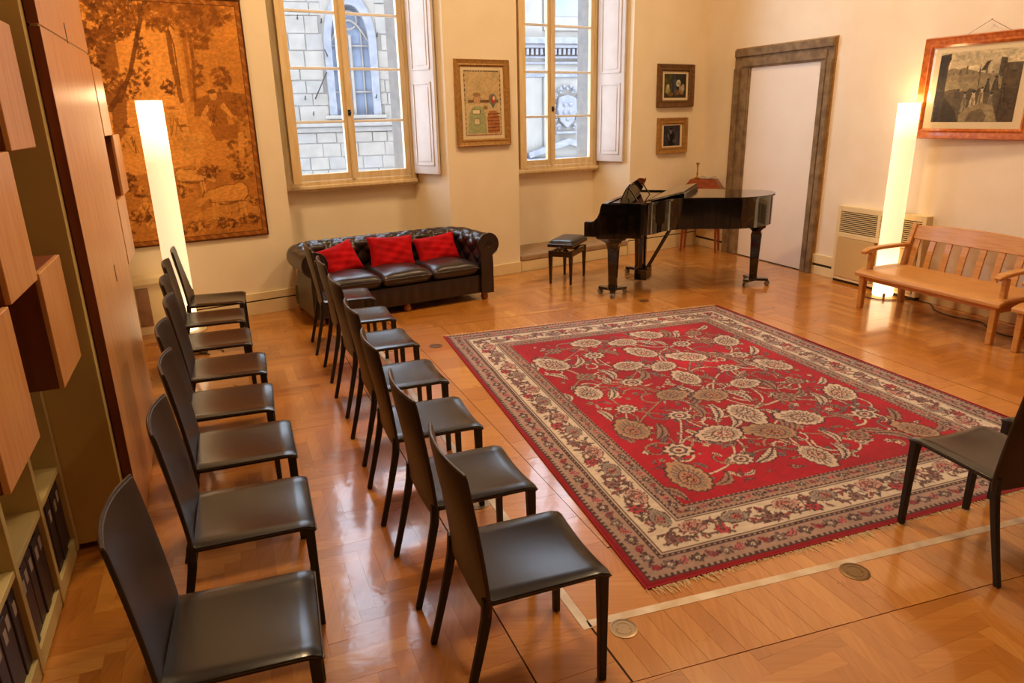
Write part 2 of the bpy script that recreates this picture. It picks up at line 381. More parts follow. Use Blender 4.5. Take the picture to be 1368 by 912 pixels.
# ------------------------------------------------------------------ raster painting (flat print, weave)
class Canvas:
    def __init__(s, w_, h_, res, bg, seed=1):
        s.nx = int(round(w_ / res)) + 1; s.ny = int(round(h_ / res)) + 1
        s.w, s.h = w_, h_
        s.X, s.Y = np.meshgrid(np.linspace(0, w_, s.nx), np.linspace(0, h_, s.ny))
        s.img = np.zeros((s.ny, s.nx, 3)); s.img[:] = np.array(bg, float)
        s.rng = np.random.default_rng(seed)
    def win(s, cx, cy, r):
        kx = (s.nx - 1) / s.w; ky = (s.ny - 1) / s.h
        a, b = max(0, int((cx - r) * kx)), min(s.nx, int((cx + r) * kx) + 2)
        c, d = max(0, int((cy - r) * ky)), min(s.ny, int((cy + r) * ky) + 2)
        return (slice(c, max(c, d)), slice(a, max(a, b)))
    def put(s, sl, mask, col, al=1.0):
        im = s.img[sl]; m = (mask * al)[..., None] if mask.dtype != bool else mask[..., None] * al
        s.img[sl] = im * (1 - m) + np.array(col, float) * m
    def fill(s, mask, col, al=1.0): s.put((slice(None), slice(None)), mask, col, al)
    def ell(s, cx, cy, rx, ry, col, ang=0, al=1.0, rag=0.0, k=7):
        sl = s.win(cx, cy, max(rx, ry) * (1 + rag)); x = s.X[sl] - cx; y = s.Y[sl] - cy
        ca, sa = math.cos(ang), math.sin(ang); p = (x * ca + y * sa) / rx; q = (-x * sa + y * ca) / ry
        r = np.hypot(p, q)
        if rag: r = r / (1 + rag * np.cos(k * np.arctan2(q, p) + s.rng.uniform(0, 6)))
        s.put(sl, r < 1, col, al)
    def poly(s, pts, col, al=1.0):
        P = np.array(pts, float); x, y = s.X, s.Y; ins = np.zeros(x.shape, bool); n = len(P)
        for i in range(n):
            (x1, y1), (x2, y2) = P[i], P[(i + 1) % n]
            if y1 == y2: continue
            ins ^= ((y1 > y) != (y2 > y)) & (x < (x2 - x1) * (y - y1) / (y2 - y1) + x1)
        s.fill(ins, col, al)
    def line(s, pts, wd, col, al=1.0):
        for i in range(len(pts) - 1):
            (x1, y1), (x2, y2) = pts[i], pts[i + 1]; l = math.hypot(x2 - x1, y2 - y1) or 1e-6
            sl = s.win((x1 + x2) / 2, (y1 + y2) / 2, l / 2 + wd)
            x = s.X[sl] - x1; y = s.Y[sl] - y1; dx, dy = (x2 - x1) / l, (y2 - y1) / l
            t = np.clip(x * dx + y * dy, 0, l); s.put(sl, np.hypot(x - t * dx, y - t * dy) < wd / 2, col, al)
    def noise(s, sx, sy, octv=3):
        out = np.zeros(s.X.shape); amp = 1; tot = 0
        for o in range(octv):
            gx, gy = int(s.w / sx * 2 ** o) + 3, int(s.h / sy * 2 ** o) + 3
            g = s.rng.random((gy, gx)); fx = s.X / s.w * (gx - 2); fy = s.Y / s.h * (gy - 2)
            ix, iy = fx.astype(int), fy.astype(int); tx, ty = fx - ix, fy - iy
            tx = tx * tx * (3 - 2 * tx); ty = ty * ty * (3 - 2 * ty)
            out += amp * ((g[iy, ix] * (1 - tx) + g[iy, ix + 1] * tx) * (1 - ty) + (g[iy + 1, ix] * (1 - tx) + g[iy + 1, ix + 1] * tx) * ty)
            tot += amp; amp *= 0.5
        return out / tot
    def mul(s, n): s.img = np.clip(s.img * n[..., None], 0, 255)
    def build(s, name, m, fn, parent=None):
        """fn(X, Y) -> arrays x, y, z"""
        x, y, z = fn(s.X, s.Y); co = np.stack([x, y, z], -1).reshape(-1, 3)
        nx, ny = s.nx, s.ny; i = np.arange((nx - 1) * (ny - 1)); a = (i // (nx - 1)) * nx + i % (nx - 1)
        q = np.stack([a, a + 1, a + nx + 1, a + nx], -1).astype(np.int32)
        me = bpy.data.meshes.new(name)
        me.vertices.add(len(co)); me.vertices.foreach_set('co', co.ravel().astype(np.float32))
        me.loops.add(q.size); me.loops.foreach_set('vertex_index', q.ravel())
        me.polygons.add(len(q)); me.polygons.foreach_set('loop_start', np.arange(0, q.size, 4, dtype=np.int32))
        me.update(calc_edges=True)
        c = np.clip(s.img / 255, 0, 1); lin = np.where(c <= 0.04045, c / 12.92, ((c + 0.055) / 1.055) ** 2.4)
        rgba = np.concatenate([lin.reshape(-1, 3), np.ones((len(co), 1))], 1).astype(np.float32)
        at = me.color_attributes.new('Col', 'FLOAT_COLOR', 'POINT'); at.data.foreach_set('color', rgba.ravel())
        me.materials.append(M[m]); o = bpy.data.objects.new(name, me); COL.objects.link(o)
        if parent: o.parent = parent
        return o

# ================================================================== STRUCTURE
LB = Vector((-3.850, 6.290, 0))
LF = Lp(-5.0, -1.15); RF = Rp(16.0, 0)
room = [(p.x, p.y) for p in (Bp(-0.3, 0.72), Bp(8.4, 0.72), LF - nL * 0.2 - Ld * .3, RF - nR * 0.2 + tR * .3)]
floor = struct(MB().prism(room, -0.20, -0.006).build('floor', 'subfloor'))
struct(MB().prism([(p.x, p.y) for p in (Bp(-0.4, 0.9), Bp(8.6, 0.9), LF - nL * 0.4 - Ld * .3, RF - nR * 0.4 + tR * .3)], H_ROOM, H_ROOM + 0.2).build('ceiling', 'ceiling'))

def bplan(m, poly, z0, z1):
    m.prism(poly, z0, z1, lambda s, d, z: tuple(Bp(s, d, z)))
wb = MB()
bplan(wb, [(-0.3, 0), (1.37, 0), (1.48, 0.65), (-0.3, 0.65)], -0.2, H_ROOM)
bplan(wb, [(3.20, 0), (4.175, 0), (4.30, 0.65), (3.09, 0.65)], -0.2, H_ROOM)
bplan(wb, [(6.05, 0), (8.3, 0), (8.3, 0.65), (5.92, 0.65)], -0.2, H_ROOM)
bplan(wb, [(1.37, 0), (3.20, 0), (3.09, 0.65), (1.48, 0.65)], 5.70, H_ROOM)
bplan(wb, [(4.175, 0), (6.05, 0), (5.92, 0.65), (4.30, 0.65)], 5.70, H_ROOM)
bplan(wb, [(1.40, 0.65), (3.17, 0.65), (3.17, 0.95), (1.40, 0.95)], -0.2, 1.15)
bplan(wb, [(4.22, 0.65), (6.0, 0.65), (6.0, 0.95), (4.22, 0.95)], -0.2, 1.15)
struct(wb.build('wall_back', 'plaster'), C, -33.1)
wj = MB()                                      # outer jambs of the two windows
bplan(wj, [(-0.3, 0.65), (1.58, 0.65), (1.62, 0.85), (-0.3, 0.85)], 1.15, H_ROOM)
bplan(wj, [(2.98, 0.65), (4.40, 0.65), (4.46, 0.85), (2.95, 0.85)], 1.15, H_ROOM)
bplan(wj, [(5.82, 0.65), (8.3, 0.65), (8.3, 0.85), (5.78, 0.85)], 1.15, H_ROOM)
bplan(wj, [(1.4, 0.65), (6.0, 0.65), (6.0, 0.85), (1.4, 0.85)], 5.6, H_ROOM)
struct(wj.build('trim_1', 'jamb_grey'), C, -33.1)
struct(MB().prism([(0, 0), (16.4, 0), (16.4, -0.3), (-0.2, -0.3)], -0.2, H_ROOM, lambda s, o_, z: tuple(Rp(s, o_, z))).build('wall_right', 'plaster_r'), C, 68.0)
struct(MB().prism([(-5.3, -1.15), (8.6, -1.15), (8.6, -1.45), (-5.3, -1.45)], -0.2, H_ROOM, lambda s, c, z: tuple(Lp(s, c, z))).build('wall_left', 'plaster'), LB, -112.5)
e = (RF - LF).normalized(); k_ = Vector((e.y, -e.x, 0))
struct(MB().prism([(p.x, p.y) for p in (LF - e * .4, RF + e * .4, RF + e * .4 + k_ * 0.3, LF - e * .4 + k_ * 0.3)], -0.2, H_ROOM).build('wall_front', 'plaster'))

def bbox(m, s0, s1, d0, d1, z0, z1):
    bplan(m, [(s0, d0), (s1, d0), (s1, d1), (s0, d1)], z0, z1)
def rbox(m, s0, s1, o0, o1, z0, z1):
    m.prism([(s0, o0), (s1, o0), (s1, o1), (s0, o1)], z0, z1, lambda s, o_, z: tuple(Rp(s, o_, z)))
# stone ledges in the window niches
for n_, (a, b) in enumerate(((1.385, 3.185), (4.20, 6.03))):
    m = MB(); bbox(m, a, b, -0.015, 0.66, 0.13, 0.205)
    struct(m.build('trim_%d' % (2 + n_), 'ledge', bevel=0.018), Bp(a, 0), -33.1)
# baseboards
def base_b(name, s0, s1, z1, slot):
    m = MB(); bbox(m, s0, s1, -0.022, 0.0, 0, z1 if not slot else slot[0])
    if slot: bbox(m, s0, s1, -0.022, 0.0, slot[1], z1)
    o = m.build(name, 'cream_paint', bevel=0.003)
    if slot:
        m = MB(); bbox(m, s0, s1, -0.008, 0.0, slot[0], slot[1]); m.build('slot', 'slot', o)
    return struct(o, Bp(s0, 0), -33.1)
base_b('baseboard_back_left', 6.06, 7.12, 0.227, (0.138, 0.152))
base_b('baseboard_back_middle', 3.20, 4.175, 0.135, None)
base_b('baseboard_back_right', 0.0, 1.37, 0.255, (0.185, 0.20))
m = MB(); bbox(m, 1.385, 3.185, -0.008, 0.01, 0, 0.13); struct(m.build('baseboard_back_niche', 'cream_paint'), Bp(1.4, 0), -33.1)
m = MB(); bbox(m, 4.19, 6.04, -0.008, 0.01, 0, 0.13); struct(m.build('baseboard_back_window', 'cream_paint'), Bp(4.2, 0), -33.1)
def base_r(name, s0, s1):
    m = MB(); rbox(m, s0, s1, 0, 0.022, 0, 0.105); rbox(m, s0, s1, 0, 0.022, 0.135, 0.245)
    o = m.build(name, 'cream_paint', bevel=0.003)
    m = MB(); rbox(m, s0, s1, 0, 0.008, 0.105, 0.135); m.build('slot', 'slot', o)
    struct(o, Rp(s0, 0), 68.0)
base_r('baseboard_right_far', 2.352, 2.70)
base_r('baseboard_right', 3.84, 12.0)
base_r('baseboard_right_corner', 0.03, 0.675)

# door frame of grey-brown stone with a flush white panel
df = thing('trim_4', None, None, Rp(0, 0, 0), 68.0, kind='structure')   # local x = along the wall, -y = into the room
def stepped(m, poly_fn):
    for a, b, dep in ((0, 1, 0.035), (0.06, 0.42, 0.055), (0.55, 0.9, 0.048)): poly_fn(a, b, dep)
for nm, kind in (('jamb', 'l'), ('jamb', 'r'), ('lintel', 't')):
    m = MB()
    for a, b, dep in ((0, 1, 0.035), (0.04, 0.40, 0.060), (0.52, 0.92, 0.050)):
        wd = 0.24 if kind == 't' else (0.30 if kind == 'l' else 0.185)
        if kind == 'l': m.box(0.68 + wd * a, 0.68 + wd * b, -dep, 0, 0, 2.43)
        if kind == 'r': m.box(2.355 - wd * b, 2.355 - wd * a, -dep, 0, 0, 2.43)
        if kind == 't': m.box(0.68 + 0.30 * a * .98, 2.355 - 0.185 * a, -dep, 0, 2.67 - wd * b, 2.67 - wd * a)
    m.build(nm, 'stone_trim', df, bevel=0.006)
m = MB()
m.box(0.668, 2.367, -0.02, 0, 2.67, 2.682).box(2.355, 2.367, -0.02, 0, 0, 2.67).box(0.668, 0.68, -0.02, 0, 0, 2.67)
m.build('edge_bead', 'frame_gold', df)
dr = thing('door_1', None, None, Rp(0, 0, 0), 68.0, kind='structure')
MB().box(0.975, 2.175, -0.012, 0.0, 0.012, 2.435).build('door_panel', 'white_panel', dr)
MB().box(0.975, 2.175, -0.018, 0.0, 0.0, 0.012).build('threshold', 'slot', dr)

# ------------------------------------------------------------------ windows
def window(name, s):
    t = thing(name, None, None, Bp(s, 0.60, 1.15), -33.1, kind='structure')   # +x right, +y outwards
    m = MB().box(-0.80, 0.80, -0.06, 0.10, 0.0, 0.05)
    m.box(-0.79, 0.79, -0.085, -0.06, 0.022, 0.065)
    m.build('sill', 'win_wood', t, bevel=0.010)
    m = MB()
    m.box(-0.80, -0.73, -0.05, 0.06, 0.05, 4.54).box(0.73, 0.80, -0.05, 0.06, 0.05, 4.54)
    m.box(-0.73, 0.73, -0.05, 0.06, 0.05, 0.105).box(-0.73, 0.73, -0.05, 0.06, 4.48, 4.54)
    m.build('fixed_frame', 'win_wood', t, bevel=0.008)
    rows = [0.185, 0.737, 1.290, 1.850, 2.405, 2.960, 3.515, 4.07, 4.44]
    for sg in (-1, 1):
        x0, x1 = (0.005, 0.728) if sg > 0 else (-0.728, -0.005)
        g0, g1 = (0.062, 0.660) if sg > 0 else (-0.660, -0.062)
        m = MB()
        m.box(x0, g0, -0.045, 0.012, 0.110, 4.475).box(g1, x1, -0.045, 0.012, 0.110, 4.475)
        m.box(g0, g1, -0.045, 0.012, 0.110, rows[0]).box(g0, g1, -0.045, 0.012, rows[-1], 4.475)
        cs = m.build('casement', 'win_wood' , t, bevel=0.006)
        for k in range(8):
            if k: MB().box(g0, g1, -0.035, 0.008, rows[k] - 0.014, rows[k] + 0.014).build('muntin', 'win_white', cs, bevel=0.005)
            za = rows[k] + (0.014 if k else 0); zb = rows[k + 1] - (0.014 if k < 7 else 0)
            MB().box(g0, g1, -0.012, -0.008, za, zb).build('pane', 'glass', cs)
    MB().box(-0.024, 0.024, -0.068, -0.045, 0.105, 4.475).build('meeting_stile', 'win_wood', t, bevel=0.010)
    m = MB().box(-0.016, 0.016, -0.078, -0.068, 0.80, 0.86).ball((0, -0.09, 0.83), 0.016, 0.02, 0.012)
    m.build('latch', 'iron', t)
    # folded shutters on the reveals
    for sg in (1, -1):
        if sg > 0: a, b, th = (0.79, -0.065), (0.885, -0.50), 0.035
        else: a, b, th = (-0.74, -0.11), (-0.845, -0.54), 0.085
        L_ = math.hypot(b[0] - a[0], b[1] - a[1]); dx, dy = (b[0] - a[0]) / L_, (b[1] - a[1]) / L_
        nx, ny = (dy * sg, -dx * sg)          # towards the middle of the niche
        f = lambda p, q, z: (a[0] + dx * p + nx * q, a[1] + dy * p + ny * q, z)
        m = MB(); m.prism([(0, 0), (L_, 0), (L_, th), (0, th)], 0.125, 4.53, f)
        sh = m.build('shutter', 'shutter' if sg > 0 else 'win_wood', t, bevel=0.004)
        for z0, z1 in ((0.22, 1.14), (1.27, 2.42), (2.55, 4.40)):
            m = MB()
            for p0, p1, za, zb in ((0.06, L_ - 0.06, z0, z0 + 0.02), (0.06, L_ - 0.06, z1 - 0.02, z1), (0.06, 0.08, z0, z1), (L_ - 0.08, L_ - 0.06, z0, z1)):
                m.prism([(p0, th), (p1, th), (p1, th + 0.008), (p0, th + 0.008)], za, zb, f)
            m.prism([(0.11, th), (L_ - 0.11, th), (L_ - 0.11, th + 0.005), (0.11, th + 0.005)], z0 + 0.05, z1 - 0.05, f)
            m.build('panel_moulding', 'shutter' if sg > 0 else 'win_wood', sh, bevel=0.003)
    return t
window('window_1', 5.11)
window('window_2', 2.285)

# ------------------------------------------------------------------ parquet
def clip(poly, a, b, c):
    """keep a*x + b*y <= c"""
    out = []
    for i in range(len(poly)):
        p, q = poly[i], poly[(i + 1) % len(poly)]
        fp, fq = a * p[0] + b * p[1] - c, a * q[0] + b * q[1] - c
        if fp <= 0: out.append(p)
        if (fp < 0 < fq) or (fq < 0 < fp):
            t = fp / (fp - fq); out.append((p[0] + (q[0] - p[0]) * t, p[1] + (q[1] - p[1]) * t))
    return out
def area(poly): return abs(sum(poly[i][0] * poly[(i + 1) % len(poly)][1] - poly[(i + 1) % len(poly)][0] * poly[i][1] for i in range(len(poly)))) / 2
def half(n, c, sign=1):
    """half-plane of world points with n.p >= c, in (u, v)"""
    return (-sign * n.dot(U), -sign * n.dot(V), -sign * c)
WALLS = [half(nB, nB.dot(C) + 0.022), half(nL, -0.84), half(nR, nR.dot(C) + 0.022)]
SEAM = (1.0, 0.0842, 1.708 + 0.0842 * 1.131)          # u + .0842 v = c is the seam in front of the rug
STRIP = (1.0, 0.0883, 2.034 + 0.0883 * 1.140)
neg = lambda h: (-h[0], -h[1], -h[2])
def off(h, d): return (h[0], h[1], h[2] + d)
g_ = 0.0022
ZONES = [  # herringbone fields
    [(0, 1, 0.808 - g_), (-1, 0, -0.25)],
    [(0, -1, -0.808 - g_), off(SEAM, -g_), (-1, 0, -0.25), (0, 1, 6.7)],
    [(0, -1, -4.765 - g_), off(neg(SEAM), -g_)],
    [(0, -1, -0.808 - g_), (0, 1, 4.765 - g_), (-1, 0, -6.285 - g_)],
]
WP, LPK = 0.072, 0.36
rp = random.Random(5)
planks = []
ou, ov = 0.031, 0.013
for k in range(-140, 220):
    for mm in range(-22, 24):
        for kind in (0, 1):
            x = k * WP + mm * LPK; y = k * WP - mm * LPK
            if kind: x += LPK; y += WP - LPK
            w_, h_ = (LPK, WP) if kind == 0 else (WP, LPK)
            x += ou; y += ov
            if x > 9.9 or x + w_ < 0.2 or y > 6.7 or y + h_ < -2.6: continue
            for zn in ZONES:
                pl = [(x + .0002, y + .0002), (x + w_ - .0002, y + .0002), (x + w_ - .0002, y + h_ - .0002), (x + .0002, y + h_ - .0002)]
                for hp in zn + WALLS:
                    pl = clip(pl, *hp)
                    if len(pl) < 3: break
                if len(pl) >= 3 and area(pl) > 2e-4: planks.append((pl, min(1, max(0, rp.gauss(0.5, 0.22))), kind))
def boards(u0, u1, v0, v1, wid, along, extra):
    n = int((v1 - v0 if along == 0 else u1 - u0) / wid)
    for i in range(n + 1):
        a = (v0 if along == 0 else u0) + i * wid
        if along == 0: pl = [(u0, a + .0006), (u1, a + .0006), (u1, min(v1, a + wid) - .0006), (u0, min(v1, a + wid) - .0006)]
        else: pl = [(a + .0006, v0), (min(u1, a + wid) - .0006, v0), (min(u1, a + wid) - .0006, v1), (a + .0006, v1)]
        for hp in extra + WALLS:
            pl = clip(pl, *hp)
            if len(pl) < 3: break
        if len(pl) >= 3 and area(pl) > 2e-4: planks.append((pl, min(1, max(0, rp.gauss(0.58, 0.14))), along))
MS = 0.020                                             # half width of the metal strips
# boards over the cable duct that frames the rug
boards(1.2, 2.45, 0.812, 4.76, 0.078, 0, [off(neg(SEAM), -g_), off(STRIP, -MS), (0, -1, -1.125 - g_)])
boards(1.2, 2.45, 1.135, 4.76, 0.078, 0, [off(neg(STRIP), -MS - 0.001)])
boards(1.5, 2.04, 0.812, 1.118, 0.16, 1, [off(neg(SEAM), -g_)])
boards(2.03, 6.28, 0.812, 1.088, 0.24, 1, [])
boards(2.03, 6.28, 1.130, 1.445, 0.24, 1, [off(neg(STRIP), -MS)])
boards(2.46, 6.28, 1.449, 1.80, 0.24, 1, [])
boards(2.46, 6.28, 4.25, 4.76, 0.24, 1, [off(neg(SEAM), -g_)])
boards(5.60, 6.28, 1.805, 4.245, 0.078, 0, [])
boards(2.46, 5.595, 1.805, 4.245, 0.30, 1, [])
th_, ro_ = 0.311007894, -0.021757397
def to_px(p):
    c, s = math.cos(th_), math.sin(th_)
    fw = Vector((0, c, -s)); up = Vector((0, s, c)); rt = Vector((1, 0, 0))
    v = Vector(p) - Vector((0, 0, 1.92)); z = v.dot(fw)
    if z < 0.2: return None
    return 684 + 941.94 * v.dot(rt) / z, 456 - 941.94 * v.dot(up) / z
def plank_mb(m, pl, tint, kind):
    n = len(pl); z = rp.uniform(-0.0006, 0.0004)
    vs = [tuple(UV(a, b, z)) for a, b in pl] + [tuple(UV(a, b, -0.006)) for a, b in pl]
    m.add(vs, [tuple(range(n))] + [(i, n + i, n + (i + 1) % n, (i + 1) % n) for i in range(n)])
    m.t += [tint] * (n + 1); m.g += [float(kind)] * (n + 1)
near = []
under = lambda u, v: 2.3 < u < 5.6 and 1.8 < v < 4.3
for i, (pl, t, kd) in enumerate(planks):
    cu = sum(p[0] for p in pl) / len(pl); cv = sum(p[1] for p in pl) / len(pl)
    q = to_px(UV(cu, cv))
    if q and -10 < q[0] < 1380 and 0 < q[1] < 925 and not under(cu, cv) and area(pl) > 0.012: near.append((UV(cu, cv).length, i))
near = {i for _, i in sorted(near)[:290]}
rest = MB()
for i, p in enumerate(planks):
    if i in near:
        m = MB(); plank_mb(m, *p); m.build('plank', 'floor', floor)
    else: plank_mb(rest, *p)
o = rest.build('planks', 'floor', floor); o['kind'] = 'stuff'

# metal cover strips of the duct
def strip(name, pts, hw):
    m = MB(); a, b = [Vector(p) for p in pts]; d = (b - a).normalized(); n = Vector((-d.y, d.x))
    q = [a - n * hw, b - n * hw, b + n * hw, a + n * hw]
    m.prism([tuple(UV(*x).xy) for x in q], -0.006, 0.0012)
    return struct(m.build(name, 'metal_strip'), UV(a[0], a[1]), -22.0)
strip('trim_5', ((2.012, 1.109), (6.24, 1.109)), 0.0195)
strip('trim_6', ((2.034 - 0.0883 * -0.02, 1.12), (2.034 - 0.0883 * 5.3, 6.44)), MS)

# ================================================================== CHAIRS
def make_chair(label, group):
    t = thing('leather_chair', label, 'chair', group=group)
    W = 0.215
    yb = lambda z: -0.214 - 0.150 * max(0, z - 0.40) ** 1.35 - (0.255 * (0.44 - z) ** 1.15 if z < 0.44 else 0)
    def wid(z): return W - 0.012 * max(0, (z - 0.45)) / 0.46
    def top(a, b):
        x = (a * 2 - 1) * W; y = -0.212 + b * 0.432
        z = 0.464 - 0.021 * (1 - (x / W) ** 2) * (0.25 + 0.75 * b) - (0.012 * max(0, (b - 0.90) / 0.10) ** 2)
        z -= 0.010 * max(0, (abs(x / W) - 0.93) / 0.07) ** 2
        return (x, y, z)
    def bot(a, b):
        x, y, z = top(a, b); return (x * 0.985, y, z - 0.019)
    MB().slab(top, bot, 14, 14).build('seat', 'leather_chair', t, smooth=40, bevel=0.004)
    def bk(sgn):
        def f(a, b):
            z = 0.40 + b * 0.515; x = (a * 2 - 1) * wid(z)
            k = 1 - (a * 2 - 1) ** 2
            e_ = 0.010 if 0.04 < b < 0.985 and 0.02 < a < 0.98 else 0.007
            return (x, yb(z) - 0.030 * k * min(1, 0.25 + b) + sgn * e_ + 0.004, z - 0.008 * (b > .99) * (a * 2 - 1) ** 2)
        return f
    MB().slab(bk(1), bk(-1), 14, 16).build('backrest', 'leather_back', t, smooth=40, bevel=0.004)
    # raised seams
    m = MB()
    for sx in (-1, 1):
        m.tube([(sx * W * 0.985, -0.20 + 0.042 * k, top((sx + 1) / 2, k / 10)[2] - 0.005) for k in range(11)], 0.0032, 6)
    m.tube([((k / 7 - 1) * W, 0.2205, top(k / 14, 1)[2] - 0.006) for k in range(15)], 0.0032, 6)
    m.build('seat_seam', 'leather_seam', t, smooth=60)
    m = MB(); f1, f2 = bk(1), bk(-1)
    pts = [tuple((Vector(f1(k / 14, 1)) + Vector(f2(k / 14, 1))) / 2 + Vector((0, 0, 0.001))) for k in range(15)]
    m.tube(pts, 0.0055, 6).build('back_seam', 'leather_seam', t, smooth=60)
    for sx in (-1, 1):
        m = MB(); x = sx * (W - 0.020)
        m.bar([(x, 0.197, 0.44), (x, 0.197, 0.40), (x + sx * 0.002, 0.200, 0.2), (x + sx * 0.003, 0.202, 0.0)], [0.036, 0.036, 0.031, 0.028], [0.036, 0.036, 0.029, 0.026], (1, 0, 0))
        # quarter-round leather brackets under the seat
        q = [(0, 0)] + [(0.050 * (1 - math.sin(a)), 0.045 * (1 - math.cos(a))) for a in [i * PI / 8 for i in range(5)]]
        m.prism([(a, -b) for a, b in [(0, 0), (0.055, 0), (0.030, 0.010), (0.012, 0.026), (0, 0.055)]], 0.183, 0.213,
                lambda p, q_, z, x=x, sx=sx: (x - sx * (0.019 + p), z, 0.437 + q_))
        m.build('leg', 'leg_leather', t, bevel=0.004)
        m = MB(); zs = [0.46, 0.38, 0.30, 0.22, 0.14, 0.07, 0.0]
        m.bar([(x + sx * 0.004, yb(z) + 0.002, z) for z in zs], [0.026, 0.026, 0.025, 0.024, 0.023, 0.022, 0.022], [0.033, 0.032, 0.030, 0.028, 0.026, 0.025, 0.025], (1, 0, 0))
        m.build('leg', 'leg_leather', t, bevel=0.004)
    return t
def chair_spot(front, az):                     # FRONT is the middle of the seat's front edge
    d = az_dir(az); return (front[0] - d.x * 0.220, front[1] - d.y * 0.220, 0)
GL, GR, GX = 'dark leather chairs in the row along the bookcase', 'dark leather chairs in the row beside the rug', 'dark leather chairs facing the rug from the near side'
ORD = ['nearest', 'second', 'third', 'fourth', 'fifth', 'sixth', 'seventh', 'eighth']
rowL = [((-0.631, 1.869), 72.0), ((-0.833, 2.542), 70.3), ((-1.079, 3.147), 69.3), ((-1.349, 3.687), 70.9), ((-1.580, 4.272), 70.2), ((-1.877, 4.857), 68.6), ((-2.137, 5.448), 68.8), ((-2.338, 6.035), 72.1)]
rowR = [((0.242, 2.219), 69.6), ((0.013, 2.802), 68.3), ((-0.226, 3.414), 69.8), ((-0.450, 4.054), 68.6), ((-0.712, 4.760), 66.5), ((-0.959, 5.409), 68.9), ((-1.239, 6.078), 69.9)]
def lab(i, row, n):
    if i == 0: return 'dark leather chair nearest the camera in the ' + row
    if i == n - 1: return 'dark leather chair at the far end of the ' + row
    return 'dark leather chair, %s from the camera in the %s' % (ORD[i], row)
chair0 = None
for row, txt, grp in ((rowL, 'row along the bookcase', GL), (rowR, 'row beside the rug', GR)):
    for i, (f, a) in enumerate(row):
        if chair0 is None:
            chair0 = make_chair(lab(i, txt, len(row)), grp); frame(chair0, chair_spot(f, a), a)
        else: dup(chair0, chair_spot(f, a), a, lab(i, txt, len(row)), grp)
f = (2.050, 3.044); dup(chair0, chair_spot(f, -16), -16, 'dark leather chair at the near edge of the rug, seat toward the piano', GX)
q = UV(2.048, 3.421) + az_dir(72) * 0.215; dup(chair0, chair_spot((q.x, q.y), -18), -18, 'dark leather chair cut off by the right edge, only a seat corner and leg showing', GX)

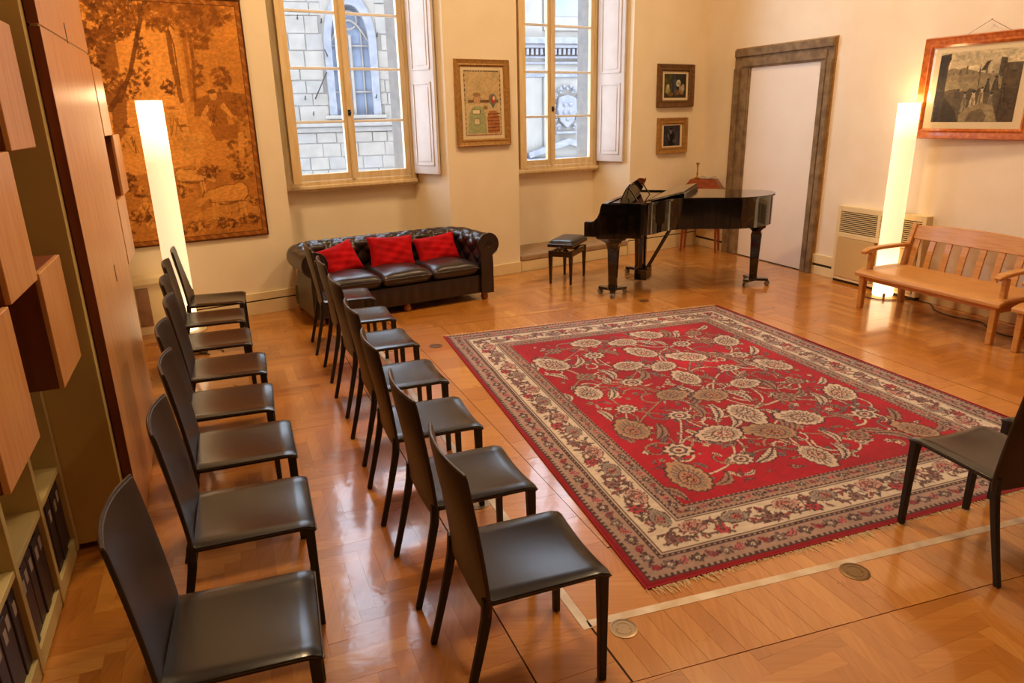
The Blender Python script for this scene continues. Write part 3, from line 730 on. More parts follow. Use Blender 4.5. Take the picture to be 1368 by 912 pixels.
# ================================================================== RUG
def paint_rug():
    W, L = 3.05, 3.75
    cv = Canvas(W, L, 0.0078, (164, 12, 36), 11)
    RED, CREAM, GREY, DARK, PINK, TAN = (168, 14, 34), (202, 180, 162), (116, 96, 96), (70, 42, 48), (190, 60, 76), (158, 118, 98)
    n = cv.noise(0.5, 0.5, 4); n2 = cv.noise(0.03, 0.012, 2)
    cv.img *= (0.86 + 0.28 * n)[..., None]
    D = np.minimum.reduce([cv.X, W - cv.X, cv.Y, L - cv.Y])
    R = cv.rng
    def palmette(cx, cy, r, ang, core=(150, 30, 44), edge=CREAM, asp=1.15):
        sl = cv.win(cx, cy, r * 1.6); x = cv.X[sl] - cx; y = cv.Y[sl] - cy
        ca, sa = math.cos(ang), math.sin(ang); p = (x * ca + y * sa); q = (-x * sa + y * ca) / asp
        th = np.arctan2(p, q); rho = np.hypot(p, q)
        base = r * (0.82 + 0.16 * np.cos(th) + 0.05 * np.cos(2 * th))
        base = base * (1 + 0.22 * np.exp(-(th / 0.35) ** 2))
        t = rho / (base * (1 + 0.13 * np.abs(np.sin(th * 7.5))))
        cv.put(sl, t < 1.10, DARK); cv.put(sl, t < 1.0, edge)
        cv.put(sl, (t < 0.80), GREY); cv.put(sl, (t < 0.80) & (np.sin(th * 22) > 0.1), edge)
        t2 = np.hypot(p + r * 0.08, q * 1.1) / base
        cv.put(sl, t2 < 0.58, DARK); cv.put(sl, t2 < 0.52, TAN); cv.put(sl, t2 < 0.44, edge)
        cv.put(sl, (t2 < 0.40) & (np.sin(th * 11 + 9 * t2) > -0.2), core); cv.put(sl, t2 < 0.20, DARK); cv.put(sl, t2 < 0.13, edge)
    def rosette(cx, cy, r, col, k=6, c2=DARK):
        cv.ell(cx, cy, r * 1.12, r * 1.12, DARK, 0, 1, 0.22, k); cv.ell(cx, cy, r, r, col, 0, 1, 0.25, k); cv.ell(cx, cy, r * 0.42, r * 0.42, c2)
        cv.ell(cx, cy, r * 0.2, r * 0.2, col)
    def leaf(cx, cy, l, ang, cu, col=CREAM, wd=0.2):
        sl = cv.win(cx, cy, l * 1.1); x = cv.X[sl] - cx; y = cv.Y[sl] - cy
        ca, sa = math.cos(ang), math.sin(ang); a = (x * ca + y * sa) / l; b = (-x * sa + y * ca) / l
        b = b - cu * (a * a); ok = (a > -0.5) & (a < 0.5)
        wv = wd * np.clip(np.sin(PI * np.clip(a + 0.5, 0, 1)), 0, 1) ** 0.7 * (1 + 0.25 * np.abs(np.sin(a * 22)))
        cv.put(sl, ok & (np.abs(b) < wv * 1.0), DARK, 0.8); cv.put(sl, ok & (np.abs(b) < wv * 0.78), col)
        cv.put(sl, ok & (np.abs(b) < wv * 0.45) & (np.sin(a * 60 + b * 30) > 0), GREY); cv.put(sl, ok & (np.abs(b) < 0.022), DARK)
    def vine(p0, p1, bend, col=TAN, wd=0.012):
        pts = []
        for k in range(15):
            t = k / 14; dx, dy = p1[0] - p0[0], p1[1] - p0[1]
            o_ = bend * math.sin(PI * t) * (1 if t < .99 else 1)
            pts.append((p0[0] + dx * t - dy * o_, p0[1] + dy * t + dx * o_))
        cv.line(pts, wd * 1.9, DARK, 0.45); cv.line(pts, wd, col)
    # the red field
    cols = [0.72, 1.12, 1.525, 1.93, 2.33]; rows_ = [0.74 + 0.325 * k for k in range(8)]
    P = {}
    for j, y in enumerate(rows_):
        for i, x in enumerate(cols):
            sx = 1 if i < 2 else (-1 if i > 2 else 0)
            P[(i, j)] = (x + sx * (0.09 if j % 2 else -0.03), y + (0.10 if i in (1, 3) else 0) - 0.03)
    for (i, j), p in P.items():
        for (a, b) in ((1, 0), (0, 1), (1, 1), (-1, 1)):
            k = (i + a, j + b)
            if k in P and R.random() < 0.75: vine(p, P[k], R.uniform(-0.4, 0.4) , CREAM if R.random() < .5 else TAN)
    for k in range(520):
        x, y = R.uniform(0.58, W - 0.58), R.uniform(0.6, L - 0.6)
        if R.random() < 0.5: leaf(x, y, R.uniform(0.05, 0.13), R.uniform(0, 6.3), R.uniform(-1, 1), [TAN, CREAM, (132, 34, 48), GREY][R.integers(4)], 0.13)
        else: rosette(x, y, R.uniform(0.010, 0.024), [CREAM, TAN, GREY][R.integers(3)], 5)
    for k in range(90):                                               # tendrils
        x, y = R.uniform(0.62, W - 0.62), R.uniform(0.64, L - 0.64); a0 = R.uniform(0, 6.3); sg = 1 if k % 2 else -1; r0 = R.uniform(0.05, 0.13)
        pts = [(x + r0 * (1 - q / 16) * math.cos(a0 + sg * q * .36), y + r0 * (1 - q / 16) * math.sin(a0 + sg * q * .36)) for q in range(13)]
        c_ = [CREAM, TAN, GREY][k % 3]; cv.line(pts, 0.021, DARK, .6); cv.line(pts[:7], 0.015, c_); cv.line(pts[6:], 0.009, c_)
    for (i, j), (x, y) in P.items():
        for sg in (-1, 1):
            if R.random() < 0.72: leaf(x + sg * R.uniform(0.15, 0.19), y + R.uniform(-0.10, 0.12), R.uniform(0.17, 0.27), R.uniform(0.5, 2.4) * sg, sg * R.uniform(0.4, 1.0), CREAM if R.random() < .6 else TAN, 0.15)
    for (i, j), (x, y) in P.items():
        if (i + j) % 2 == 0 or i == 2: palmette(x, y, R.uniform(0.100, 0.135), R.choice([0, PI, 0.5, -0.5]) + PI / 2 * (j % 2), [(128, 40, 50), (88, 68, 72), (150, 60, 62)][(i + j) % 3], CREAM if R.random() < 0.6 else (170, 134, 104), R.uniform(1.0, 1.35))
        else:
            r_ = R.uniform(0.062, 0.085); c_ = TAN if R.random() < .5 else CREAM; k_ = int(R.choice([9, 10, 11]))
            cv.ell(x, y, r_ * 1.12, r_ * 0.98, DARK, 0, 1, 0.12, k_); cv.ell(x, y, r_, r_ * .86, c_, 0, 1, 0.13, k_); cv.ell(x, y, r_ * .70, r_ * .60, DARK); cv.ell(x, y, r_ * .62, r_ * .53, GREY, 0, 1, .1, k_); cv.ell(x, y, r_ * .42, r_ * .36, c_); cv.ell(x, y, r_ * .24, r_ * .2, (120, 36, 46))
    # borders
    def band(a, b, col): cv.fill((D >= a) & (D < b), col)
    band(0, 0.030, (140, 10, 26)); band(0.030, 0.050, DARK); band(0.050, 0.155, (164, 134, 122)); band(0.155, 0.172, DARK); band(0.172, 0.184, CREAM); band(0.184, 0.192, DARK)
    band(0.192, 0.385, (208, 190, 172)); band(0.385, 0.392, DARK); band(0.392, 0.404, CREAM); band(0.404, 0.416, DARK)
    band(0.416, 0.490, (160, 128, 114)); band(0.490, 0.506, DARK)
    tt = np.where(np.minimum(cv.X, W - cv.X) < np.minimum(cv.Y, L - cv.Y), cv.Y, cv.X)
    for a, b in ((0.033, 0.048), (0.157, 0.171), (0.492, 0.504), (0.406, 0.415)):
        cv.fill((D >= a) & (D < b) & (np.sin(tt * 2 * PI / 0.032) > 0.1), (158, 138, 126))
    def side_pts(d, step):
        out = []
        for (x0, y0, x1, y1, an) in ((d, d, W - d, d, 0), (W - d, d, W - d, L - d, PI / 2), (W - d, L - d, d, L - d, PI), (d, L - d, d, d, -PI / 2)):
            l = math.hypot(x1 - x0, y1 - y0); n_ = max(1, round(l / step))
            for k in range(n_): out.append((x0 + (x1 - x0) * k / n_, y0 + (y1 - y0) * k / n_, an, k))
        return out
    for d, st, r in ((0.103, 0.075, 0.026), (0.453, 0.070, 0.020)):      # the two narrow borders
        for k, (x, y, an, i) in enumerate(side_pts(d, st)):
            c = [(150, 40, 56), GREY, (196, 96, 104), (92, 74, 74)][k % 4]
            if k % 2: rosette(x, y, r, c, 5, CREAM)
            else: leaf(x, y, r * 3.0, an + (0.6 if k % 4 else -0.6), 0.8, c, 0.22)
            cv.ell(x + math.cos(an) * st / 2, y + math.sin(an) * st / 2, 0.007, 0.016, DARK, an)
    prev = None
    for k, (x, y, an, i) in enumerate(side_pts(0.288, 0.135)):            # the cream main border
        nx, ny = -math.sin(an), math.cos(an); sg = 1 if k % 2 else -1
        q = (x + nx * 0.035 * sg, y + ny * 0.035 * sg)
        if prev and math.hypot(q[0] - prev[0], q[1] - prev[1]) < 0.3:
            vine(prev, q, 0.35 * sg, (110, 84, 78), 0.009)
        prev = q
        for z in range(17):
            leaf(x + R.uniform(-.065, .065), y + R.uniform(-.065, .065) , R.uniform(0.035, 0.075), R.uniform(0, 6.3), R.uniform(-1, 1), [(120, 92, 84), (160, 64, 70), (96, 78, 74)][z % 3], 0.14)
        if k % 2: palmette(q[0], q[1], 0.058, an + PI / 2 * (1 if k % 4 > 1 else -1), (176, 30, 50), [(196, 150, 138), (150, 134, 126)][(k // 2) % 2], 1.25)
        else: rosette(q[0], q[1], 0.034, (178, 60, 70) if k % 4 else (134, 104, 98), 6, (90, 30, 40))
    cv.fill((D >= 0.185) & (D < 0.192), DARK); cv.fill((D >= 0.386) & (D < 0.392), DARK)
    cv.mul(0.84 + 0.16 * n + 0.16 * (n2 - 0.5) + 0.05)
    q = [UV(2.125, 1.445), UV(1.995, 4.48), UV(5.94, 1.73), UV(5.735, 4.60)]
    wob = cv.noise(0.35, 0.35, 2)
    def fn(X, Y):
        a, b = X / W, Y / L
        edge = np.minimum.reduce([X, W - X, Y, L - Y])
        jx = (wob - 0.5) * 0.020 * np.exp(-edge * 6)
        x = (1 - a) * (1 - b) * q[0].x + a * (1 - b) * q[1].x + (1 - a) * b * q[2].x + a * b * q[3].x + jx
        y = (1 - a) * (1 - b) * q[0].y + a * (1 - b) * q[1].y + (1 - a) * b * q[2].y + a * b * q[3].y + jx * 0.6
        z = 0.0075 + (wob - 0.5) * 0.004 - 0.005 * np.exp(-edge / 0.008)
        return x, y, z
    t = thing('persian_rug', 'large red patterned rug with cream floral border lying on the parquet', 'rug')
    cv.build('pile', 'rug', fn, t)
    # woven fringe at the two short ends, bound edges at the long ones
    rf = random.Random(3); m = MB()
    for (p0, p1, out, wd) in ((q[0], q[1], -U, 1.0), (q[2], q[3], U, 0.8)):
        e = (p1 - p0).normalized(); ln = (p1 - p0).length
        n_ = 520
        for k in range(n_):
            a = p0 + e * (ln * (k + rf.random()) / n_); l = rf.uniform(0.012, 0.05) * (0.5 + 0.9 * abs(math.sin(k * 0.021 + 1))) * wd
            b = a + out * l + e * rf.uniform(-0.03, 0.03); w2 = e * 0.0022
            a = a - out * 0.006
            z0, z1 = 0.0055, rf.uniform(0.002, 0.005)
            m.add([tuple(a - w2 + Vector((0, 0, z0))), tuple(a + w2 + Vector((0, 0, z0))), tuple(b + w2 * .7 + Vector((0, 0, z1))), tuple(b - w2 * .7 + Vector((0, 0, z1)))], [(0, 1, 2, 3)])
    o = m.build('fringe', 'fringe', t); o['kind'] = 'stuff'
    for a, b in ((0, 2), (1, 3)):
        e = (q[b] - q[a]).normalized()
        MB().bar([q[a] + Vector((0, 0, 0.004)), q[b] + Vector((0, 0, 0.004))], 0.010, 0.0075, (1, 0, 0)).build('selvedge', 'rug_edge', t)
    m = MB().bar([q[0] + Vector((0, 0, 0.0035)), q[1] + Vector((0, 0, 0.0035))], 0.012, 0.0068, (0, 1, 0)).build('selvedge', 'rug_edge', t)
paint_rug()

# ================================================================== BOOKCASE WALL (left)
def lframe(name, label, cat, s0, c0, group=None):
    return thing(name, label, cat, Lp(s0, c0, 0), -112.5, group)       # +x away from the camera, +y into the wall
def bookcase(label, ups, top, zs):
    t = lframe('bookcase', label, 'bookcase', 0, -0.80)
    for s in ups: MB().box(s - 0.018, s + 0.018, 0, 0.33, 0.02, top).build('upright', 'shelf_beige', t, bevel=0.002)
    for a, b in zip(ups[:-1], ups[1:]):
        for z in zs: MB().box(a + 0.018, b - 0.018, 0.004, 0.325, z - 0.026, z).build('shelf', 'shelf_beige', t, bevel=0.002)
        MB().box(a + 0.018, b - 0.018, 0.006, 0.024, 0.012, 0.064).build('plinth', 'shelf_beige', t)
    MB().box(ups[0], ups[-1], 0.325, 0.335, 0.02, top).build('back_panel', 'shelf_olive', t)
    for s in ups: MB().box(s - 0.012, s + 0.012, 0.05, 0.28, 0, 0.02).build('foot', 'slot', t)
    return t
bookcase('beige open bookcase along the left wall, black binders in its bottom row', [0.875, 1.305, 1.74, 2.17, 2.605, 3.035, 3.438], 2.95, [0.09, 0.462, 0.93, 1.36, 1.80, 2.24, 2.68])
bookcase('beige bookcase beyond the tall wooden cabinet, mostly hidden by it', [5.02, 5.55, 6.02, 6.50, 6.92], 2.95, [0.09, 0.462, 0.93, 1.36, 1.80, 2.24, 2.68])
def box_cab(label, s0, s1, z0, z1, c=-0.60):
    t = lframe('box_cabinet', label, 'cabinet', s0, c, 'wooden box cabinets set into the bookcases')
    w_ = s1 - s0
    MB().box(0, w_, 0.018, 0.198, z0, z1).build('body', 'cherry_dark', t, bevel=0.003)  # shade on the box sides is put into the darker body colour
    MB().box(0, w_, 0.0, 0.018, z0, z1).build('door', 'cherry', t, bevel=0.003)
    return t
box_cab('cherry box cabinet at the top left corner, above the others', 2.93, 3.33, 1.838, 2.275)
box_cab('cherry box cabinet at the left edge, below the topmost one', 2.49, 2.88, 1.405, 1.838)
box_cab('cherry box cabinet at the left edge, lowest and nearest the camera', 2.06, 2.45, 0.985, 1.41)
box_cab('cherry box cabinet jutting out beside the olive cabinet side, above the binders', 2.91, 3.32, 0.985, 1.42)
box_cab('pale lit box cabinet left of the glowing tapestry lamp, topmost beyond the tall cabinet', 5.58, 6.045, 1.84, 2.285)
box_cab('box cabinet beside the tapestry with a shaded dark brown side, second from the top', 6.045, 6.485, 1.41, 1.84)
box_cab('pale box cabinet by the tapestry bottom, lowest beyond the tall cabinet', 5.58, 6.10, 0.972, 1.41)

t = lframe('tall_cabinet', 'tall cabinet with olive side and sheeny cherry doors on the left', 'cabinet', 0, -0.535)
MB().box(3.462, 4.90, 0.045, 0.60, 0.03, 2.95).build('carcass', 'shelf_olive', t, bevel=0.002)
MB().box(3.52, 4.86, 0.09, 0.55, 0.0, 0.03).build('plinth', 'slot', t)
for z0, z1, hz, hx in ((0.015, 2.293, 1.15, 4.283), (2.303, 2.95, 2.335, 4.197)):
    d = MB().box(3.532, 4.925, 0.0, 0.040, z0, z1).build('door', 'cherry', t, bevel=0.002)
    MB().box(3.526, 3.532, 0.0, 0.040, z0, z1).build('edge_band', 'cherry_dark', d)
    MB().box(hx - 0.008, hx + 0.008, -0.0015, 0.0, hz - 0.045, hz + 0.045).build('slot_handle', 'slot', d)
MB().box(3.54, 4.92, 0.006, 0.036, 2.293, 2.303).build('light_gap_strip', 'shelf_beige', t)

# black binders in the bottom compartments
rb = random.Random(9)
for comp, (a, b), n_, z1 in (('in the lowest compartment nearest the camera', (2.19, 2.585), 5, 0.405), ('in the second lowest compartment from the camera', (2.625, 3.015), 5, 0.405), ('in the lowest compartment beside the tall cabinet', (3.055, 3.418), 4, 0.41)):
    wd = (b - a) / n_
    for k in range(n_):
        wh = 'first' if k == 0 else ('last' if k == n_ - 1 else ORD[k])
        t = lframe('binder', '%s black binder from the camera %s' % (wh, comp), 'binder', a + wd * (k + 0.5), -0.80 - 0.012 - rb.uniform(0, 0.012), 'black binders ' + comp)
        MB().box(-wd / 2 + 0.003, wd / 2 - 0.003, 0.0, 0.27, 0.0905, z1 + rb.uniform(-0.012, 0.004)).build('cover', 'binder', t, bevel=0.004)
        MB().box(-0.016, 0.016, -0.0012, 0, 0.315, 0.365).build('spine_label', 'label_paper', t)

# ================================================================== TUBE LAMPS
def tube_lamp(label, p, h, az):
    t = thing('floor_lamp', label, 'lamp', (p[0], p[1], 0), az)
    r = 0.101; z0 = h - 1.95
    n = 28
    prof = [(0.094, z0 + 0.012), (r, z0 + 0.03), (r, h - 0.02), (r, h)]
    m = MB(); vs = []
    for k in range(len(prof)):
        for i in range(n): vs.append((prof[k][0] * math.cos(2 * PI * i / n), prof[k][0] * math.sin(2 * PI * i / n), prof[k][1]))
    fs = [(k * n + i, k * n + (i + 1) % n, (k + 1) * n + (i + 1) % n, (k + 1) * n + i) for k in range(len(prof) - 1) for i in range(n)]
    m.add(vs, fs); m.build('shade', 'lamp', t, smooth=30)
    if z0 > 0.05: MB().lathe([(0.13, 0.0), (0.13, z0 * 0.7), (0.10, z0)], 24).build('pedestal', 'cream_paint', t, smooth=30)
    MB().lathe([(0.165, z0), (0.165, z0 + 0.006), (0.09, z0 + 0.012)], 28).build('base_plate', 'brass' if z0 < .05 else 'cream_paint', t, smooth=30)
    MB().box(-0.012, 0.012, -r - 0.012, -r + 0.002, z0 + 0.012, z0 + 0.055).build('foot_switch', 'brass', t, bevel=0.003)
    for z, e_ in ((h + 0.015, 5.0),):
        ld = bpy.data.lights.new('lamp_bulb', 'POINT'); ld.energy = e_; ld.color = (1.0, 0.66, 0.34); ld.shadow_soft_size = 0.09
        lo = bpy.data.objects.new('lamp_bulb', ld); COL.objects.link(lo); lo.parent = t; lo.location = (0, 0, z)
    return t
tube_lamp('glowing white tube lamp in front of the tapestry', (-2.905, 6.06), 2.09, 150)
lr = UV(5.26, 6.385); tube_lamp('glowing white tube lamp behind the wooden bench', (lr.x, lr.y), 1.95, 20)

# ================================================================== SOFA
def chesterfield():
    Y = az_dir(-30.5); p = Bp(5.19, -0.874) + Y * 0.40
    t = thing('sofa', 'brown leather chesterfield sofa under the left window with three red cushions', 'sofa', (p.x, p.y, 0), -30.5)
    xi, yf, yb_ = 0.83, -0.425, 0.215
    path = []
    for k in range(45): path.append((-xi, yf + (0.095 - yf) * k / 44, -1, 0))
    for k in range(1, 16):
        a = PI - PI / 2 * k / 16; path.append((-0.71 + 0.12 * math.cos(a), 0.095 + 0.12 * math.sin(a), math.cos(a), math.sin(a)))
    for k in range(101): path.append((-0.71 + 1.42 * k / 100, yb_, 0, 1))
    for k in range(1, 16):
        a = PI / 2 - PI / 2 * k / 16; path.append((0.71 + 0.12 * math.cos(a), 0.095 + 0.12 * math.sin(a), math.cos(a), math.sin(a)))
    for k in range(45): path.append((xi, 0.095 - (0.095 - yf) * k / 44, 1, 0))
    prof = [(0.0, 0.28 + 0.02 * k) for k in range(14)]
    cx, cz, r = 0.105, 0.605, 0.118
    for k in range(27):
        a = math.radians(200 - 258 * k / 26); prof.append((cx + r * math.cos(a), cz + r * math.sin(a)))
    prof += [(0.140, 0.505), (0.136, 0.47), (0.142, 0.40), (0.146, 0.30), (0.146, 0.20), (0.146, 0.085)]
    arc = [0]
    for i in range(1, len(prof)): arc.append(arc[-1] + math.hypot(prof[i][0] - prof[i - 1][0], prof[i][1] - prof[i - 1][1]))
    sl = [0]
    for i in range(1, len(path)): sl.append(sl[-1] + math.hypot(path[i][0] - path[i - 1][0], path[i][1] - path[i - 1][1]) + (0.006 if abs(path[i][2]) not in (0, 1) else 0))
    DA, DB = 0.118, 0.095
    off0 = sl[-1] / 2
    def tuft(s, tt):
        a, b = (s - off0) / DA, (tt - 0.30) / DB
        h = abs(math.sin(PI * (a + b) / 2)) * abs(math.sin(PI * (a - b) / 2))
        f = max(0, min(1, (tt - 0.06) / 0.06)) * max(0, min(1, (0.60 - tt) / 0.10))
        return f * (h ** 0.40 - 1) * 0.036
    m = MB(); rings = []; nj = len(prof)
    for i, (x, y, nx, ny) in enumerate(path):
        ring = []
        for j, (o_, z) in enumerate(prof):
            o2, z2 = prof[min(j + 1, nj - 1)]; o1, z1 = prof[max(j - 1, 0)]
            l = math.hypot(o2 - o1, z2 - z1) or 1; n_o, n_z = -(z2 - z1) / l, (o2 - o1) / l
            d = tuft(sl[i], arc[j])
            oo, zz = o_ + n_o * d, z + n_z * d
            ring.append((x + nx * oo, y + ny * oo, zz))
        rings.append(ring)
    m.loft(rings, caps=False, closed=False).build('arms_and_back', 'sofa', t, smooth=70)
    # buttons at the crossings
    bm_ = MB().ball((0, 0, 0), 0.009, 0.009, 0.006, 8, 4).build('button', 'sofa', t, smooth=60)
    first = True
    for ia in range(-12, 13):
        for ib in range(-2, 4):
            if (ia + ib) % 2: continue
            s = ia * DA + off0; tt = 0.30 + ib * DB
            if not (0.02 < s < sl[-1] - 0.02) or not (0.12 < tt < 0.53): continue
            i = min(range(len(sl)), key=lambda q: abs(sl[q] - s)); j = min(range(nj), key=lambda q: abs(arc[q] - tt))
            x, y, z = rings[i][j]
            o = bm_ if first else bm_.copy()
            if not first: COL.objects.link(o); o.parent = t
            first = False; o.location = (x, y, z + 0.002)
    # scrolled arm fronts
    for sg in (-1, 1):
        pl = [(0.012, 0.075), (0.012, 0.50)] + [(cx + (r + .004) * math.cos(math.radians(a)), cz + (r + .004) * math.sin(math.radians(a))) for a in range(220, -70, -12)] + [(0.148, 0.47), (0.152, 0.40), (0.152, 0.075)]
        MB().prism([(sg * (xi + a), b) for a, b in pl], yf - 0.022, yf + 0.012, lambda p_, q_, z: (p_, z, q_)).build('arm_front', 'sofa', t, bevel=0.008, seg=3)
        MB().tube([(sg * (xi + a), yf - 0.022, b) for a, b in pl], 0.006, 6).build('arm_piping', 'sofa', t, smooth=60)
        MB().tube([(sg * (xi + cx + 0.04 * (1 - k / 40) * math.cos(k * .35)), yf - 0.024, cz + 0.05 * (1 - k / 40) * math.sin(k * .35)) for k in range(30)], 0.005, 5).build('scroll', 'sofa', t, smooth=60)
    MB().box(-xi - 0.13, xi + 0.13, -0.40, 0.335, 0.075, 0.27).build('base_frame', 'sofa', t, bevel=0.015)
    m = MB()
    def ft(a, b):
        x = (a * 2 - 1) * (xi + 0.01); z = 0.085 + b * 0.195
        return (x, yf + 0.006 - 0.010 * abs(math.sin(x / 0.118 * PI)) * math.sin(PI * b) , z)
    m.slab(ft, lambda a, b: (ft(a, b)[0], -0.38, ft(a, b)[2]), 90, 6).build('front_rail', 'sofa', t, smooth=70)
    for k in range(3):
        x0 = -0.822 + 0.548 * k + 0.003; w_ = 0.542; rr = random.Random(k)
        ph = rr.uniform(0, 6)
        def edge(a, b): return (1 - abs(a * 2 - 1) ** 5) ** 0.5 * (1 - abs(b * 2 - 1) ** 5) ** 0.5
        def tp(a, b):
            e = edge(a, b); return (x0 + w_ * (a + 0.0), -0.455 + 0.665 * b, 0.37 + 0.055 * e ** 0.8 + 0.030 * math.sin(PI * a) ** .6 * math.sin(PI * min(1, b + .1)) ** .6 + 0.004 * math.sin(9 * a + ph + 7 * b))
        def bt(a, b):
            e = edge(a, b); return (x0 + w_ * a, -0.455 + 0.665 * b, 0.36 - 0.080 * e ** 0.5)
        c_ = MB().slab(tp, bt, 22, 22).build('seat_cushion', 'sofa', t, smooth=80)
        m = MB(); pts = [(x0 + w_ * a, -0.452, 0.372 + 0.0) for a in [0.03 + 0.94 * i / 12 for i in range(13)]]
        m.tube(pts, 0.006, 6).build('cushion_piping', 'sofa', c_, smooth=60)
    for x in (-0.907, 0.907, 0.0):
        for y in ((-0.375, 0.31) if x else (-0.365,)):
            MB().lathe([(0.022, 0), (0.036, 0.012), (0.040, 0.035), (0.032, 0.058), (0.026, 0.078)], 14, x, y).build('foot', 'sofa_foot', t, smooth=50)
    return t, p, Y
sofa, sofa_p, sofa_Y = chesterfield()

def pillow(label, x, y, z, w_, h_, lean, roll, yaw, seed):
    m = MB(); rr = random.Random(seed); ph = [rr.uniform(0, 6) for _ in range(6)]
    def sh(sg):
        def f(a, b):
            u, v = a * 2 - 1, b * 2 - 1
            pin = 1 - 0.10 * (1 - u * u) * abs(v) ** 3; pin2 = 1 - 0.10 * (1 - v * v) * abs(u) ** 3
            th = 0.075 * max(0, (1 - u ** 4) * (1 - v ** 4)) ** 0.55
            th += 0.007 * math.sin(5 * u + 4 * v + ph[0]) * (1 - u * u) * (1 - v * v) + 0.006 * math.sin(9 * u - 7 * v + ph[1]) * (1 - u * u) * (1 - v * v) + 0.004 * math.sin(15 * v + 6 * u + ph[2]) * (1 - v * v) * (1 - u ** 4)
            return (u * w_ / 2 * pin2, sg * th, v * h_ / 2 * pin)
        return f
    o = m.slab(sh(-1), sh(1), 26, 26).build('cushion', 'red_velvet', None, smooth=80)
    X = Vector((sofa_Y.y, -sofa_Y.x, 0))
    o.location = sofa_p + X * x + sofa_Y * y + Vector((0, 0, z))
    o.matrix_basis = Matrix.Translation(o.location) @ Matrix.Rotation(math.radians(30.5 + yaw), 4, 'Z') @ Matrix.Rotation(math.radians(-lean), 4, 'X') @ Matrix.Rotation(math.radians(roll), 4, 'Y')
    tag(o, label, 'cushion', 'red cushions on the sofa')
    return o
pillow('red cushion at the left end of the sofa, behind the chair backs', -0.545, 0.045, 0.535, 0.43, 0.34, 26, -14, 6, 1)
pillow('red cushion in the middle of the sofa', 0.03, 0.055, 0.545, 0.52, 0.37, 22, 3, 0, 2)
pillow('red cushion at the right end of the sofa, by the rolled arm', 0.555, 0.045, 0.525, 0.50, 0.33, 26, -6, -4, 3)

